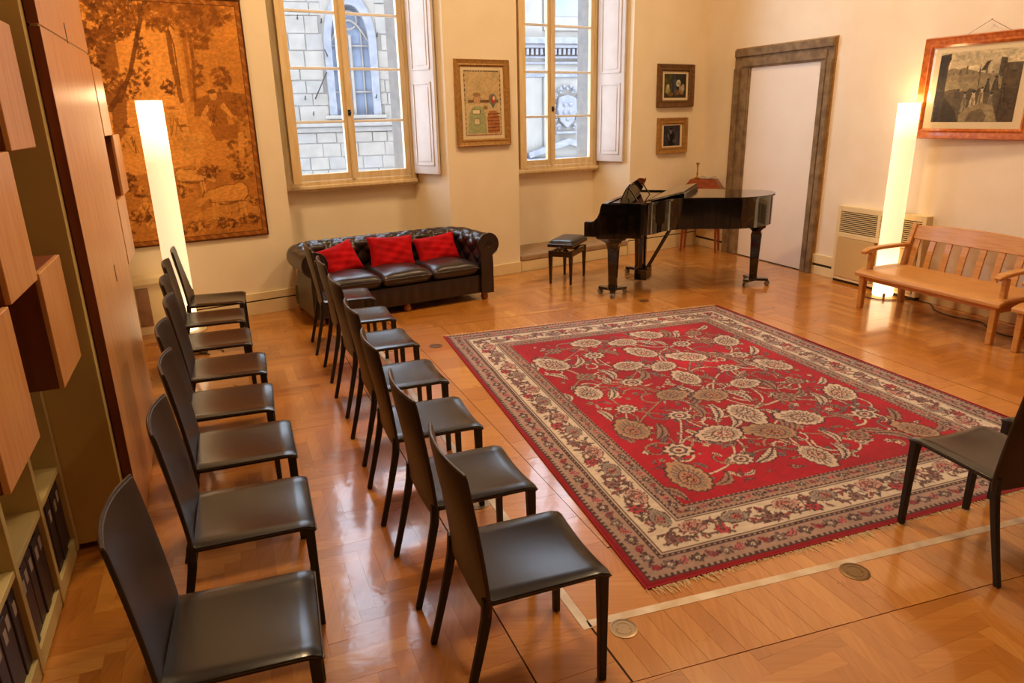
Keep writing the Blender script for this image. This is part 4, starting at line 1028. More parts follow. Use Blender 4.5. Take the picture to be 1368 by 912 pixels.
# ================================================================== GRAND PIANO
def grand_piano():
    t = thing('grand_piano', 'black lacquered grand piano in the corner, lid flap folded back', 'piano', (0.795, 7.535, 0), 23.0)
    near = [(0.0, 0.0), (0.60, 0.0), (0.68, 0.035), (0.735, 0.14), (0.785, 0.30), (0.87, 0.44), (1.00, 0.535), (1.16, 0.595), (1.36, 0.645), (1.52, 0.70), (1.64, 0.79), (1.74, 0.92), (1.80, 1.07), (1.82, 1.22), (1.79, 1.36), (1.71, 1.44), (1.58, 1.475), (1.40, 1.48), (0.0, 1.48)]
    def smooth_poly(p, keep):
        out = []
        for i in range(len(p) - 1):
            a, b = p[i], p[i + 1]
            p0 = p[i - 1] if i > 0 else a; p3 = p[i + 2] if i + 2 < len(p) else b
            n_ = 1 if i in keep else 4
            for k in range(n_):
                u = k / n_
                f = lambda q: 0.5 * (2 * a[q] + (b[q] - p0[q]) * u + (2 * p0[q] - 5 * a[q] + 4 * b[q] - p3[q]) * u * u + (3 * a[q] - p0[q] - 3 * b[q] + p3[q]) * u ** 3)
                out.append((f(0), f(1)) if n_ > 1 else a)
        out.append(p[-1]); return out
    out = smooth_poly(near, {0, 17})
    def inset(poly, d):
        n = len(poly); r = []
        for i in range(n):
            a, b, c = poly[i - 1], poly[i], poly[(i + 1) % n]
            e1 = Vector((b[0] - a[0], b[1] - a[1])).normalized(); e2 = Vector((c[0] - b[0], c[1] - b[1])).normalized()
            n1 = Vector((-e1.y, e1.x)); n2 = Vector((-e2.y, e2.x)); m_ = (n1 + n2).normalized(); k = d / max(0.4, m_.dot(n1))
            r.append((b[0] + m_.x * k, b[1] + m_.y * k))
        return r
    body = [(max(0.19, x), y) for x, y in out]
    m = MB(); ins = inset(body, 0.045); n = len(body)
    vs = [(x, y, 0.70) for x, y in body] + [(x, y, 1.012) for x, y in body] + [(x, y, 1.012) for x, y in ins] + [(x, y, 0.955) for x, y in ins]
    fs = [tuple(range(n))]
    for i in range(n):
        j = (i + 1) % n
        for k in range(3): fs.append((k * n + i, k * n + j, (k + 1) * n + j, (k + 1) * n + i))
    m.add(vs, fs); m.build('case', 'piano', t, smooth=35)
    MB().prism(inset(body, 0.046), 0.948, 0.956).build('iron_plate', 'piano_plate', t)
    for y0, y1 in ((0.0, 0.048), (1.432, 1.48)):
        pr = [(0.0, 0.66), (0.62, 0.66), (0.62, 0.70), (0.62, 1.012), (0.19, 1.012), (0.176, 0.98), (0.165, 0.92), (0.14, 0.865), (0.105, 0.83), (0.085, 0.822), (0.012, 0.822), (0.0, 0.81)]
        MB().prism(pr, y0, y1, lambda a, b, z: (a, z, b)).build('cheek', 'piano', t, bevel=0.004)
    MB().box(0.02, 0.60, 0.048, 1.432, 0.66, 0.715).build('keybed', 'piano', t, bevel=0.004)
    MB().box(0.0, 0.025, 0.048, 1.432, 0.66, 0.765).build('key_slip', 'piano', t, bevel=0.004)
    MB().hexa([(0.185, .048, .74), (.205, .048, .74), (.205, 1.432, .74), (.185, 1.432, .74)], [(0.215, .048, .92), (.235, .048, .92), (.235, 1.432, .92), (.215, 1.432, .92)]).build('fallboard', 'piano', t, bevel=0.004)
    kb = MB(); kk = MB(); x0 = 0.10; wk = (1.38 - 0.10) / 52
    for i in range(52):
        kb.box(0.030, 0.185, x0 + wk * i + .0007, x0 + wk * (i + 1) - .0007, 0.735, 0.775)
        if i % 7 in (0, 1, 3, 4, 5): kk.box(0.085, 0.185, x0 + wk * (i + 1) - 0.006, x0 + wk * (i + 1) + 0.006, 0.775, 0.787)
    o = kb.build('white_keys', 'ivory', t); o['kind'] = 'stuff'
    o = kk.build('black_keys', 'piano', t); o['kind'] = 'stuff'
    # lid
    lid = [(x, y) for x, y in inset(out, -0.018)]
    lid = [(max(0.66, x), y) for x, y in lid]
    MB().prism(lid, 1.014, 1.036).build('lid', 'piano', t, bevel=0.006)
    MB().hexa([(0.67, 0.03, 1.040), (0.94, 0.50, 1.080), (0.94, 1.48, 1.080), (0.67, 1.48, 1.040)],
              [(0.67, 0.03, 1.060), (0.94, 0.50, 1.104), (0.94, 1.48, 1.104), (0.67, 1.48, 1.060)]).build('lid_flap', 'piano', t, bevel=0.005)
    MB().box(0.90, 0.955, 0.52, 1.46, 1.037, 1.080).build('flap_rest', 'piano', t, bevel=0.004)
    # music desk
    m = MB(); pf = [(0.28, 0), (1.20, 0), (1.22, 0.05), (1.20, 0.15), (1.13, 0.19), (1.05, 0.175), (0.98, 0.20), (0.74, 0.225), (0.50, 0.20), (0.43, 0.175), (0.35, 0.19), (0.28, 0.15), (0.26, 0.05)]
    m.prism(pf, 0, 0.016, lambda a, b, z: (0.31 + b * 0.42 + z, a, 1.005 + b * 0.95)).build('music_desk', 'piano', t, bevel=0.004)
    MB().box(0.25, 0.56, 0.20, 1.28, 0.985, 1.003).build('desk_tray', 'piano', t, bevel=0.004)
    for y in (0.42, 1.06): MB().bar([(0.47, y, 1.003), (0.375, y, 1.14)], 0.016, 0.010, (0, 1, 0)).build('desk_prop', 'piano', t)
    # legs on caster dollies
    for (x, y, zt) in ((0.285, 0.165, 0.66), (0.317, 1.293, 0.66), (1.68, 1.13, 0.70)):
        m = MB(); prof = [(0.16, zt), (0.16, zt - 0.022), (0.115, zt - 0.045), (0.075, zt - 0.075), (0.060, zt - 0.12), (0.056, zt - 0.16), (0.042, 0.13), (0.044, 0.10), (0.044, 0.075)]
        fl = 1.0 if zt < .69 else 0.62
        m.loft([[(x - (a * (fl if k < 4 else 1)), y - a * 0.85, z), (x + (a * (fl if k < 4 else 1)), y - a * 0.85, z), (x + (a * (fl if k < 4 else 1)), y + a * 0.85, z), (x - (a * (fl if k < 4 else 1)), y + a * 0.85, z)] for k, (a, z) in enumerate(prof)])
        m.build('leg', 'piano', t, bevel=0.006)
        d = MB(); a0 = 0.5 + x
        d.lathe([(0.062, 0.060), (0.065, 0.066), (0.065, 0.076), (0.055, 0.080)], 18, x, y)
        for k in range(3):
            a = a0 + 2 * PI * k / 3
            d.bar([(x, y, 0.070), (x + 0.165 * math.cos(a), y + 0.165 * math.sin(a), 0.070)], [0.085, 0.060], 0.030, (-math.sin(a), math.cos(a), 0))
        dl = d.build('dolly', 'piano', t, bevel=0.003)
        for k in range(3):
            a = a0 + 2 * PI * k / 3; px, py = x + 0.155 * math.cos(a), y + 0.155 * math.sin(a)
            c = MB(); c.lathe([(0.020, 0.052), (0.020, 0.062)], 10, px, py)
            for sg in (-1, 1):
                c.loft([[(px + sg * q * math.cos(a + 1.2) , py + sg * q * math.sin(a + 1.2), 0.027) for q in ()] or
                        [(px + math.cos(a + 1.2) * (sg * q) - math.sin(a + 1.2) * 0.026 * math.cos(2 * PI * i / 12), py + math.sin(a + 1.2) * (sg * q) + math.cos(a + 1.2) * 0.026 * math.cos(2 * PI * i / 12), 0.0265 + 0.026 * math.sin(2 * PI * i / 12)) for i in range(12)] for q in (0.008, 0.022)])
            c.build('caster', 'chrome', dl)
    # pedal lyre
    m = MB()
    m.box(0.46, 0.50, 0.64, 0.70, 0.20, 0.70).box(0.46, 0.50, 0.80, 0.86, 0.20, 0.70).box(0.45, 0.51, 0.60, 0.90, 0.66, 0.70)
    m.build('lyre', 'piano', t, bevel=0.006)
    MB().box(0.42, 0.56, 0.60, 0.90, 0.085, 0.205).build('pedal_box', 'piano', t, bevel=0.008)
    for k in range(3): MB().box(0.445, 0.465, 0.685 + 0.06 * k, 0.695 + .06 * k, 0.2, 0.68).build('pedal_rod', 'brass', t)
    for k in range(3):
        y = 0.67 + 0.08 * k
        MB().slab(lambda a, b, y=y: (0.43 - 0.12 * a, y + (b - .5) * (0.022 + 0.018 * a), 0.125 - 0.03 * a), lambda a, b, y=y: (0.43 - 0.12 * a, y + (b - .5) * (0.022 + 0.018 * a), 0.115 - 0.03 * a), 6, 3).build('pedal', 'brass', t, smooth=50)
    for y in (0.66, 0.84): MB().tube([(0.52, y, 0.17), (0.80, y, 0.70)], 0.012, 8).build('lyre_brace', 'piano', t, smooth=60)
    return t
grand_piano()

def piano_stool():
    c = Vector((0.692, 8.383, 0))
    t = thing('piano_stool', 'black padded piano stool with tapered legs at the keyboard end', 'stool', c, 23.5)
    a, b = 0.125, 0.255                                              # half sizes of the leg frame
    for sx in (-1, 1):
        for sy in (-1, 1):
            x, y = sx * a, sy * b
            MB().bar([(x, y, 0.395), (x, y, 0.30), (x, y, 0.0)], [0.044, 0.042, 0.024], [0.044, 0.042, 0.024], (1, 0, 0)).build('leg', 'stool_wood', t, bevel=0.003)
    m = MB(); m.box(-a, a, -b - 0.014, -b + 0.014, 0.325, 0.390).box(-a, a, b - 0.014, b + 0.014, 0.325, 0.390).box(-a - 0.014, -a + 0.014, -b, b, 0.325, 0.390).box(a - 0.014, a + 0.014, -b, b, 0.325, 0.390)
    m.build('apron', 'stool_wood', t, bevel=0.003)
    for sy in (-1, 1):
        for sg in (-1, 1):
            MB().bar([(sg * 0.09, sy * (b - .03), 0.37), (sg * 0.02, sy * (b - .03), 0.45)], 0.016, 0.03, (1, 0, 0)).build('lift_arm', 'stool_wood', t)
    m = MB(); m.tube([(0, -b - 0.045, 0.425), (0, b + 0.045, 0.425)], 0.008, 8); m.build('spindle', 'stool_wood', t)
    for sy in (-1, 1): MB().ball((0, sy * (b + 0.048), 0.425), 0.026, 0.014, 0.026, 12, 6).build('knob', 'stool_wood', t, smooth=60)
    MB().box(-0.155, 0.155, -0.285, 0.285, 0.437, 0.478).build('seat_frame', 'stool_wood', t, bevel=0.006)
    def tp(u, v):
        e = (1 - abs(u * 2 - 1) ** 6) ** .5 * (1 - abs(v * 2 - 1) ** 6) ** .5
        return ((u * 2 - 1) * 0.148, (v * 2 - 1) * 0.278, 0.480 + 0.042 * e ** 0.8)
    MB().slab(tp, lambda u, v: ((u * 2 - 1) * 0.148, (v * 2 - 1) * 0.278, 0.478), 16, 20).build('seat_pad', 'stool_leather', t, smooth=70)
piano_stool()

# ================================================================== CORNER DESK
def corner_desk():
    f = Vector((2.665, 9.935, 0)); Y = az_dir(26.0); Xd = Vector((Y.y, -Y.x, 0))
    c = f + Y * 0.14
    t = thing('writing_desk', 'small mahogany slant top desk in the corner behind the piano', 'desk', c, 26.0)
    a, b = 0.235, 0.115
    for sx in (-1, 1):
        for sy in (-1, 1):
            MB().bar([(sx * a, sy * b, 0.62), (sx * (a - 0.005), sy * (b - 0.005), 0.30), (sx * (a + 0.010), sy * (b + 0.008), 0.0)], [0.045, 0.035, 0.024], [0.045, 0.035, 0.024], (1, 0, 0)).build('leg', 'desk', t, bevel=0.004)
    MB().box(-0.262, 0.262, -0.14, 0.14, 0.60, 0.86).build('body', 'desk', t, bevel=0.005)
    for k in range(2):
        d = MB().box(-0.242, 0.242, -0.148, -0.138, 0.625 + 0.115 * k, 0.725 + 0.115 * k).build('drawer', 'desk', t, bevel=0.004)
        for sx in (-0.12, 0.12): MB().ball((sx, -0.156, 0.675 + 0.115 * k), 0.012, 0.012, 0.012, 10, 6).build('knob', 'brass', d, smooth=60)
    MB().box(-0.278, 0.278, -0.158, 0.145, 0.86, 0.88).build('moulding', 'desk', t, bevel=0.006)
    MB().hexa([(-0.265, -0.145, 0.88), (0.265, -0.145, 0.88), (0.265, 0.14, 0.88), (-0.265, 0.14, 0.88)], [(-0.17, -0.045, 1.01), (0.17, -0.045, 1.01), (0.17, 0.14, 1.01), (-0.17, 0.14, 1.01)]).build('slant_top', 'desk', t, bevel=0.004)
    p = c + Y * 0.05 - Xd * 0.10
    k = thing('candlestick', 'little brass candlestick standing on the corner desk', 'candlestick', (p.x, p.y, 1.011), 0)
    MB().lathe([(0.042, 0), (0.044, 0.008), (0.020, 0.018), (0.010, 0.04), (0.015, 0.06), (0.009, 0.09), (0.009, 0.15), (0.016, 0.17), (0.010, 0.185), (0.027, 0.205), (0.027, 0.215)], 16).build('stem', 'brass', k, smooth=50)
    MB().lathe([(0.012, 0.215), (0.012, 0.235)], 10).build('candle_stub', 'ivory', k)
    q = c + Y * 0.045 + Xd * 0.055
    pp = thing('open_booklet', 'pale open booklet lying on top of the corner desk', 'booklet', (q.x, q.y, 1.011), 22)
    MB().slab(lambda u, v: (-0.11 + .11 * u, -0.08 + 0.16 * v, 0.004 + 0.03 * (1 - u) + 0.006 * math.sin(PI * u)), lambda u, v: (-0.11 + .11 * u, -0.08 + 0.16 * v, 0.0 + 0.03 * (1 - u)), 6, 2).build('left_page', 'felt_paper', pp)
    MB().slab(lambda u, v: (.11 * u, -0.08 + 0.16 * v, 0.004 + 0.03 * u + 0.006 * math.sin(PI * u)), lambda u, v: (.11 * u, -0.08 + 0.16 * v, 0.03 * u), 6, 2).build('right_page', 'felt_paper', pp)
corner_desk()

# ================================================================== BENCHES
def bench(label, u):
    q = UV(u, 6.10); t = thing('wooden_bench', label, 'bench', (q.x, q.y, 0), 68.0, 'slatted wooden benches along the right wall')
    hl = 0.70
    def tp(a, b):
        x = (a * 2 - 1) * (hl + 0.03); y = -0.345 + 0.60 * b
        z = 0.395 - 0.030 * max(0, (0.22 - b) / 0.22) ** 2 - 0.016 * math.sin(PI * min(1, b * 1.02)) * (1 - abs(a * 2 - 1) ** 8)
        return (x, y, z)
    MB().slab(tp, lambda a, b: (tp(a, b)[0], tp(a, b)[1], tp(a, b)[2] - 0.040), 30, 12).build('seat', 'bench', t, smooth=60, bevel=0.012, seg=3)
    for sx in (-1, 1):
        x = sx * (hl - 0.035)
        MB().bar([(x, -0.285, 0.365), (x, -0.285, 0.0)], [0.055, 0.048], [0.062, 0.052], (1, 0, 0)).build('front_leg', 'bench', t, bevel=0.008)
        MB().bar([(x, 0.285, 0.0), (x, 0.262, 0.20), (x, 0.245, 0.38), (x, 0.285, 0.60), (x, 0.345, 0.80)], [0.048, 0.05, 0.05, 0.05, 0.046], [0.055, 0.060, 0.066, 0.055, 0.045], (1, 0, 0)).build('rear_post', 'bench', t, bevel=0.008)
        MB().bar([(x, -0.22, 0.37), (x, -0.215, 0.555)], 0.044, 0.050, (1, 0, 0)).build('arm_post', 'bench', t, bevel=0.006)
        MB().bar([(x, -0.335, 0.560), (x, -0.27, 0.585), (x, -0.10, 0.598), (x, 0.10, 0.598), (x, 0.30, 0.592)], [0.060, 0.075, 0.075, 0.066, 0.050], 0.034, (1, 0, 0)).build('armrest', 'bench', t, bevel=0.010, seg=3)
        MB().box(x - 0.018, x + 0.018, -0.26, 0.25, 0.27, 0.345).build('side_rail', 'bench', t, bevel=0.005)
    MB().box(-hl + 0.04, hl - 0.04, -0.295, -0.268, 0.285, 0.355).build('front_rail', 'bench', t, bevel=0.005)
    yb = lambda z: 0.245 + 0.04 * (z - 0.38) / 0.22 if z < .6 else 0.285 + 0.06 * (z - 0.60) / 0.20
    def rt(sg):
        def f(a, b):
            x = (a * 2 - 1) * (hl - 0.055); z = 0.655 + b * (0.125 + 0.030 * (1 - (a * 2 - 1) ** 2))
            return (x, yb(z) + sg * 0.014 + 0.008, z)
        return f
    MB().slab(rt(-1), rt(1), 30, 4).build('top_rail', 'bench', t, smooth=50, bevel=0.006)
    for k in range(8):
        x = -0.595 + 0.170 * k
        MB().bar([(x, yb(z) + 0.010, z) for z in (0.36, 0.46, 0.56, 0.665)], 0.062, 0.018, (1, 0, 0)).build('slat', 'bench', t, bevel=0.003)
    return t
bench('light wooden slatted bench in front of the right tube lamp', 4.365)
bench('light wooden slatted bench cut off by the right edge, beside the whole one', 2.815)

# ================================================================== HEATER AND WALL FITTINGS
t = thing('convector_heater', 'cream convector heater with louvred grilles on the right wall', 'heater', Rp(3.275, 0, 0), 68.0)
s0, s1 = -0.56, 0.56
def hb(m, a, b, o0, o1, z0, z1): return m.box(a, b, -o1, -o0, z0, z1)
m = MB()
hb(m, s0, s0 + 0.045, 0, 0.085, 0.03, 0.865); hb(m, s1 - 0.045, s1, 0, 0.085, 0.03, 0.865); hb(m, s0 + .045, s1 - .045, 0, 0.085, 0.805, 0.865); hb(m, s0 + .045, s1 - .045, 0, 0.085, 0.515, 0.570); hb(m, s0 + .045, s1 - .045, 0, 0.085, 0.03, 0.058)
hb(m, -0.018, 0.018, 0, 0.085, 0.570, 0.805)
m.build('casing', 'heater', t, bevel=0.004)
hb(MB(), s0 + .045, s1 - .045, 0, 0.030, 0.57, 0.805).build('grille_back', 'slot', t)
hb(MB(), s0 + .02, s1 - .02, 0, 0.06, 0.0, 0.03).build('kick', 'slot', t)
for a, b in ((s0 + 0.045, -0.018), (0.018, s1 - 0.045)):
    for k in range(11):
        z = 0.583 + 0.0205 * k
        MB().box(a, b, -0.084, -0.066, z, z + 0.0075).build('slat', 'heater', t)
    hb(MB(), a + 0.004, b - 0.004, 0, 0.090, 0.062, 0.511).build('front_panel', 'heater_panel', t, bevel=0.004)

t = thing('heater_cover', 'low cream ledge unit behind the back row, with a brown marbled plate', 'heater', Bp(7.56, 0, 0), -33.1)
MB().box(-0.355, 0.39, -0.11, 0.0, 0.0, 0.475).build('body', 'cream_paint', t, bevel=0.004)
MB().box(-0.365, 0.41, -0.145, 0.0, 0.475, 0.55).build('ledge', 'cream_paint', t, bevel=0.015)
MB().box(-0.03, 0.078, -0.118, -0.11, 0.085, 0.45).build('plate', 'marble_brown', t, bevel=0.002)

def cable(label, pts, r=0.0045):
    P_ = [Vector(p) for p in pts]; out = []
    for i in range(len(P_) - 1):
        p0, a, b, p3 = P_[max(0, i - 1)], P_[i], P_[i + 1], P_[min(len(P_) - 1, i + 2)]
        for k in range(6):
            u = k / 6; out.append(0.5 * (2 * a + (b - p0) * u + (2 * p0 - 5 * a + 4 * b - p3) * u * u + (3 * a - p0 - 3 * b + p3) * u ** 3))
    out.append(P_[-1])
    return tag(MB().tube(out, r, 7).build('cable', 'cable', None, smooth=60), label, 'cable')
z_ = 0.006
c1 = lr
cable('black cable curving over the floor under the bench', [UV(5.14, 6.42, z_), UV(5.0, 6.50, z_), UV(4.80, 6.52, z_), UV(4.62, 6.36, z_), UV(4.40, 6.30, z_), UV(4.15, 6.36, z_), UV(3.98, 6.22, z_), UV(3.78, 6.16, z_), UV(3.66, 6.26, z_), UV(3.50, 6.48, z_), UV(3.44, 6.53, 0.10)])
cable('thin dark cable looped round the foot of the right tube lamp', [UV(5.26 + 0.21 * math.cos(a), 6.385 - 0.20 * abs(math.sin(a)) - 0.0, z_) for a in [i * PI / 8 for i in range(9)]], 0.004)
cable('tangled black cable on the floor left of the back row chairs', [Vector((-2.62 + 0.10 * math.cos(a * 1.7) - 0.02 * a, 5.86 + 0.11 * math.sin(a * 1.3), z_ + 0.004 * (i % 3))) for i, a in enumerate([0.8 * k for k in range(12)])], 0.004)
p = Rp(7.22 - 0, 0.024, 0.115)
t = thing('wall_plug', 'black plug in the right wall skirting above the bench cable', 'plug', UV(3.44, 6.564, 0.115), 68)
MB().box(-0.035, 0.035, -0.045, 0, -0.02, 0.04).build('body', 'cable', t, bevel=0.008)

def socket(label, u, v, r, m, ring):
    q = UV(u, v, 0); t = thing('floor_socket', label, 'floor socket', q, 0)
    MB().lathe([(r, -0.006), (r, 0.0022), (r * 0.86, 0.0035), (r * 0.84, 0.002)], 28).build('rim', ring, t, smooth=35)
    MB().lathe([(r * 0.84, -0.004), (r * 0.84, 0.0018), (r * 0.2, 0.0022)], 28).build('cover', m, t, smooth=35)
    MB().lathe([(r * 0.62, 0.0015), (r * 0.62, 0.0030), (r * 0.54, 0.0030), (r * 0.54, 0.0015)], 28).build('inner_ring', ring, t, smooth=35)
    for sg in (-1, 1): MB().lathe([(0.006, 0.0015), (0.006, 0.0032)], 8, sg * r * 0.5, 0).build('screw', ring, t)
socket('round bronze floor socket near the right chair, beyond the metal strip', 1.862, 2.335, 0.062, 'socket', 'socket')
socket('round steel floor socket beside the front leg of the nearest chair', 1.957, 1.235, 0.055, 'socket_clear', 'socket_clear')
socket('round steel floor socket under the second chair of the rug row', 3.07, 1.03, 0.060, 'socket_clear', 'socket_clear')
socket('round dark floor socket left of the far rug corner', 5.712, 1.585, 0.060, 'socket_dark', 'socket_dark')
socket('round dark floor socket behind the far rug edge, left of the seam', 6.23, 4.045, 0.055, 'socket_dark', 'socket_dark')

# ================================================================== PICTURES
def framed(name, label, cat, loc, az, w_, h_, fw, dep, fm, cv, img_w, img_h, board=True, glass=True, iz=0.0, tilt=1.2):
    t = thing(name, label, cat, loc, az)
    t.rotation_euler = (-math.radians(tilt), 0, -math.radians(az))
    a, b = w_ / 2, h_ / 2
    sec = [(0, 0), (0.12, -dep), (0.30, -dep * 0.82), (0.62, -dep * 0.62), (0.80, -dep * 0.78), (1.0, -dep * 0.35), (1.0, 0)]
    cs = [(-a, -b), (a, -b), (a, b), (-a, b)]; di = [(1, 1), (-1, 1), (-1, -1), (1, -1)]
    for k in range(4):
        j = (k + 1) % 4
        r0 = [(cs[k][0] + di[k][0] * fw * o_, y - 0.004, cs[k][1] + di[k][1] * fw * o_) for o_, y in sec]
        r1 = [(cs[j][0] + di[j][0] * fw * o_, y - 0.004, cs[j][1] + di[j][1] * fw * o_) for o_, y in sec]
        MB().loft([r0, r1]).build('frame_side', fm, t)
    MB().box(-a + fw * .9, a - fw * .9, -0.010, -0.004, -b + fw * .9, b - fw * .9).build('mat_board' if board else 'backing', 'mat_board' if board else 'frame_dark', t)
    cv.build('picture_sheet', 'print', lambda X, Y: (X - img_w / 2, X * 0 - 0.0112, Y - img_h / 2 + iz), t)
    if glass: MB().box(-a + fw * .95, a - fw * .95, -0.0165, -0.0145, -b + fw * .95, b - fw * .95).build('glass', 'pic_glass', t)
    return t

def naive_picture():
    W, H = 0.50, 0.72; c = Canvas(W, H, 0.005, (196, 168, 118), 3)
    n = c.noise(0.2, 0.2, 3); c.img *= (0.92 + 0.16 * n)[..., None]
    for k in range(26):                                              # dashed dark border
        if k % 2: continue
        y = 0.02 + 0.68 * k / 26
        c.line([(0.012, y), (0.012, y + 0.026)], 0.012, (40, 30, 30)); c.line([(W - .012, y), (W - .012, y + 0.026)], 0.012, (44, 30, 30))
        x = 0.02 + 0.46 * k / 26; c.line([(x, H - .012), (x + 0.017, H - .012)], 0.012, (40, 30, 30))
    c.line([(0.02, 0.012), (0.48, 0.012)], 0.016, (120, 40, 36))
    c.fill((c.Y > 0.365) & (c.Y < 0.40) & (c.X > 0.05) & (c.X < 0.46), (110, 76, 44))
    c.poly([(0.03, 0.03), (0.06, 0.22), (0.09, 0.31), (0.17, 0.34), (0.25, 0.31), (0.28, 0.20), (0.29, 0.03)], (108, 134, 76))
    c.fill(c.Y < 0.36, (214, 192, 150), 0.5); c.ell(0.17, 0.40, 0.050, 0.066, (96, 70, 46)); c.ell(0.17, 0.40, 0.045, 0.06, (190, 148, 104)); c.ell(0.17, 0.455, 0.052, 0.022, (150, 112, 66)); c.line([(0.14, 0.34), (0.20, 0.34)], .03, (206, 176, 128))
    for (x, y, w_, h_) in ((0.10, 0.24, 0.11, 0.055), (0.12, 0.12, 0.08, 0.075)):
        c.fill((c.X > x) & (c.X < x + w_) & (c.Y > y) & (c.Y < y + h_), (60, 84, 52)); c.fill((c.X > x + .006) & (c.X < x + w_ - .006) & (c.Y > y + .006) & (c.Y < y + h_ - .006), (222, 204, 160))
    c.poly([(0.31, 0.03), (0.30, 0.20), (0.33, 0.28), (0.43, 0.28), (0.47, 0.20), (0.47, 0.03)], (178, 112, 62))
    for k in range(6): c.line([(0.31, 0.05 + 0.038 * k), (0.47, 0.055 + 0.038 * k)], 0.012, (120, 70, 44))
    c.ell(0.385, 0.40, 0.055, 0.062, (110, 118, 108)); c.ell(0.39, 0.40, 0.034, 0.042, (176, 52, 40)); c.ell(0.40, 0.415, 0.02, 0.022, (214, 186, 146)); c.poly([(0.35, 0.36), (0.385, 0.30), (0.42, 0.36)], (92, 104, 90))
    c.ell(0.28, 0.31, 0.03, 0.022, (140, 116, 70))
    c.mul(0.9 + 0.2 * c.noise(0.02, 0.02, 2))
    return framed('framed_picture', 'gold framed naive picture with a green figure between the two windows', 'picture', Bp(3.69, 0.0, 2.052), -33.1, 0.735, 0.955, 0.082, 0.034, 'frame_gold', c, W, H)
naive_picture()

def still_life():
    W, H = 0.42, 0.31; c = Canvas(W, H, 0.005, (74, 70, 40), 4)
    n = c.noise(0.1, 0.1, 4); c.img *= (0.7 + 0.6 * n)[..., None]
    c.fill(c.X > 0.15, (40, 34, 34), 0.7); c.fill((c.Y < 0.06), (70, 52, 34), 0.8)
    c.ell(0.19, 0.15, 0.05, 0.12, (54, 58, 66)); c.ell(0.19, 0.26, 0.022, 0.05, (60, 62, 70)); c.ell(0.21, 0.15, 0.012, 0.10, (110, 112, 116), 0, .5)
    c.ell(0.27, 0.19, 0.045, 0.045, (200, 192, 166)); c.ell(0.285, 0.18, 0.03, 0.03, (130, 120, 98), 0, .6)
    c.ell(0.33, 0.10, 0.045, 0.06, (150, 120, 84), 0.4); c.ell(0.36, 0.13, 0.03, 0.05, (176, 160, 130))
    c.ell(0.07, 0.10, 0.040, 0.06, (150, 140, 84), 0.3, 1, .15, 5); c.ell(0.07, 0.14, 0.03, 0.04, (172, 164, 120)); c.ell(0.12, 0.05, 0.05, 0.03, (110, 84, 46)); c.ell(0.25, 0.07, 0.05, 0.035, (118, 86, 52))
    c.mul(0.8 + 0.4 * c.noise(0.03, 0.03, 2))
    return framed('framed_painting', 'dark framed still life, upper of the two small paintings in the corner', 'painting', Bp(0.588, 0.0, 2.250), -33.1, 0.69, 0.565, 0.095, 0.05, 'frame_dark', c, W, H, True, False)
still_life()
def small_portrait():
    W, H = 0.32, 0.275; c = Canvas(W, H, 0.005, (56, 52, 56), 6)
    n = c.noise(0.08, 0.08, 4); c.img *= (0.6 + 0.8 * n)[..., None]
    c.ell(0.15, 0.10, 0.07, 0.11, (24, 22, 26)); c.ell(0.14, 0.20, 0.030, 0.038, (96, 88, 86)); c.ell(0.145, 0.232, 0.036, 0.018, (28, 26, 30)); c.ell(0.10, 0.12, 0.02, 0.05, (120, 112, 110), .3, .6); c.ell(0.22, 0.07, 0.05, 0.03, (84, 78, 76), .2, .7)
    c.mul(0.8 + 0.4 * c.noise(0.03, 0.03, 2))
    return framed('framed_painting', 'small gold framed dark portrait, lower of the two paintings in the corner', 'painting', Bp(0.610, 0.0, 1.593), -33.1, 0.578, 0.485, 0.088, 0.045, 'frame_gold', c, W, H, True, False)
small_portrait()
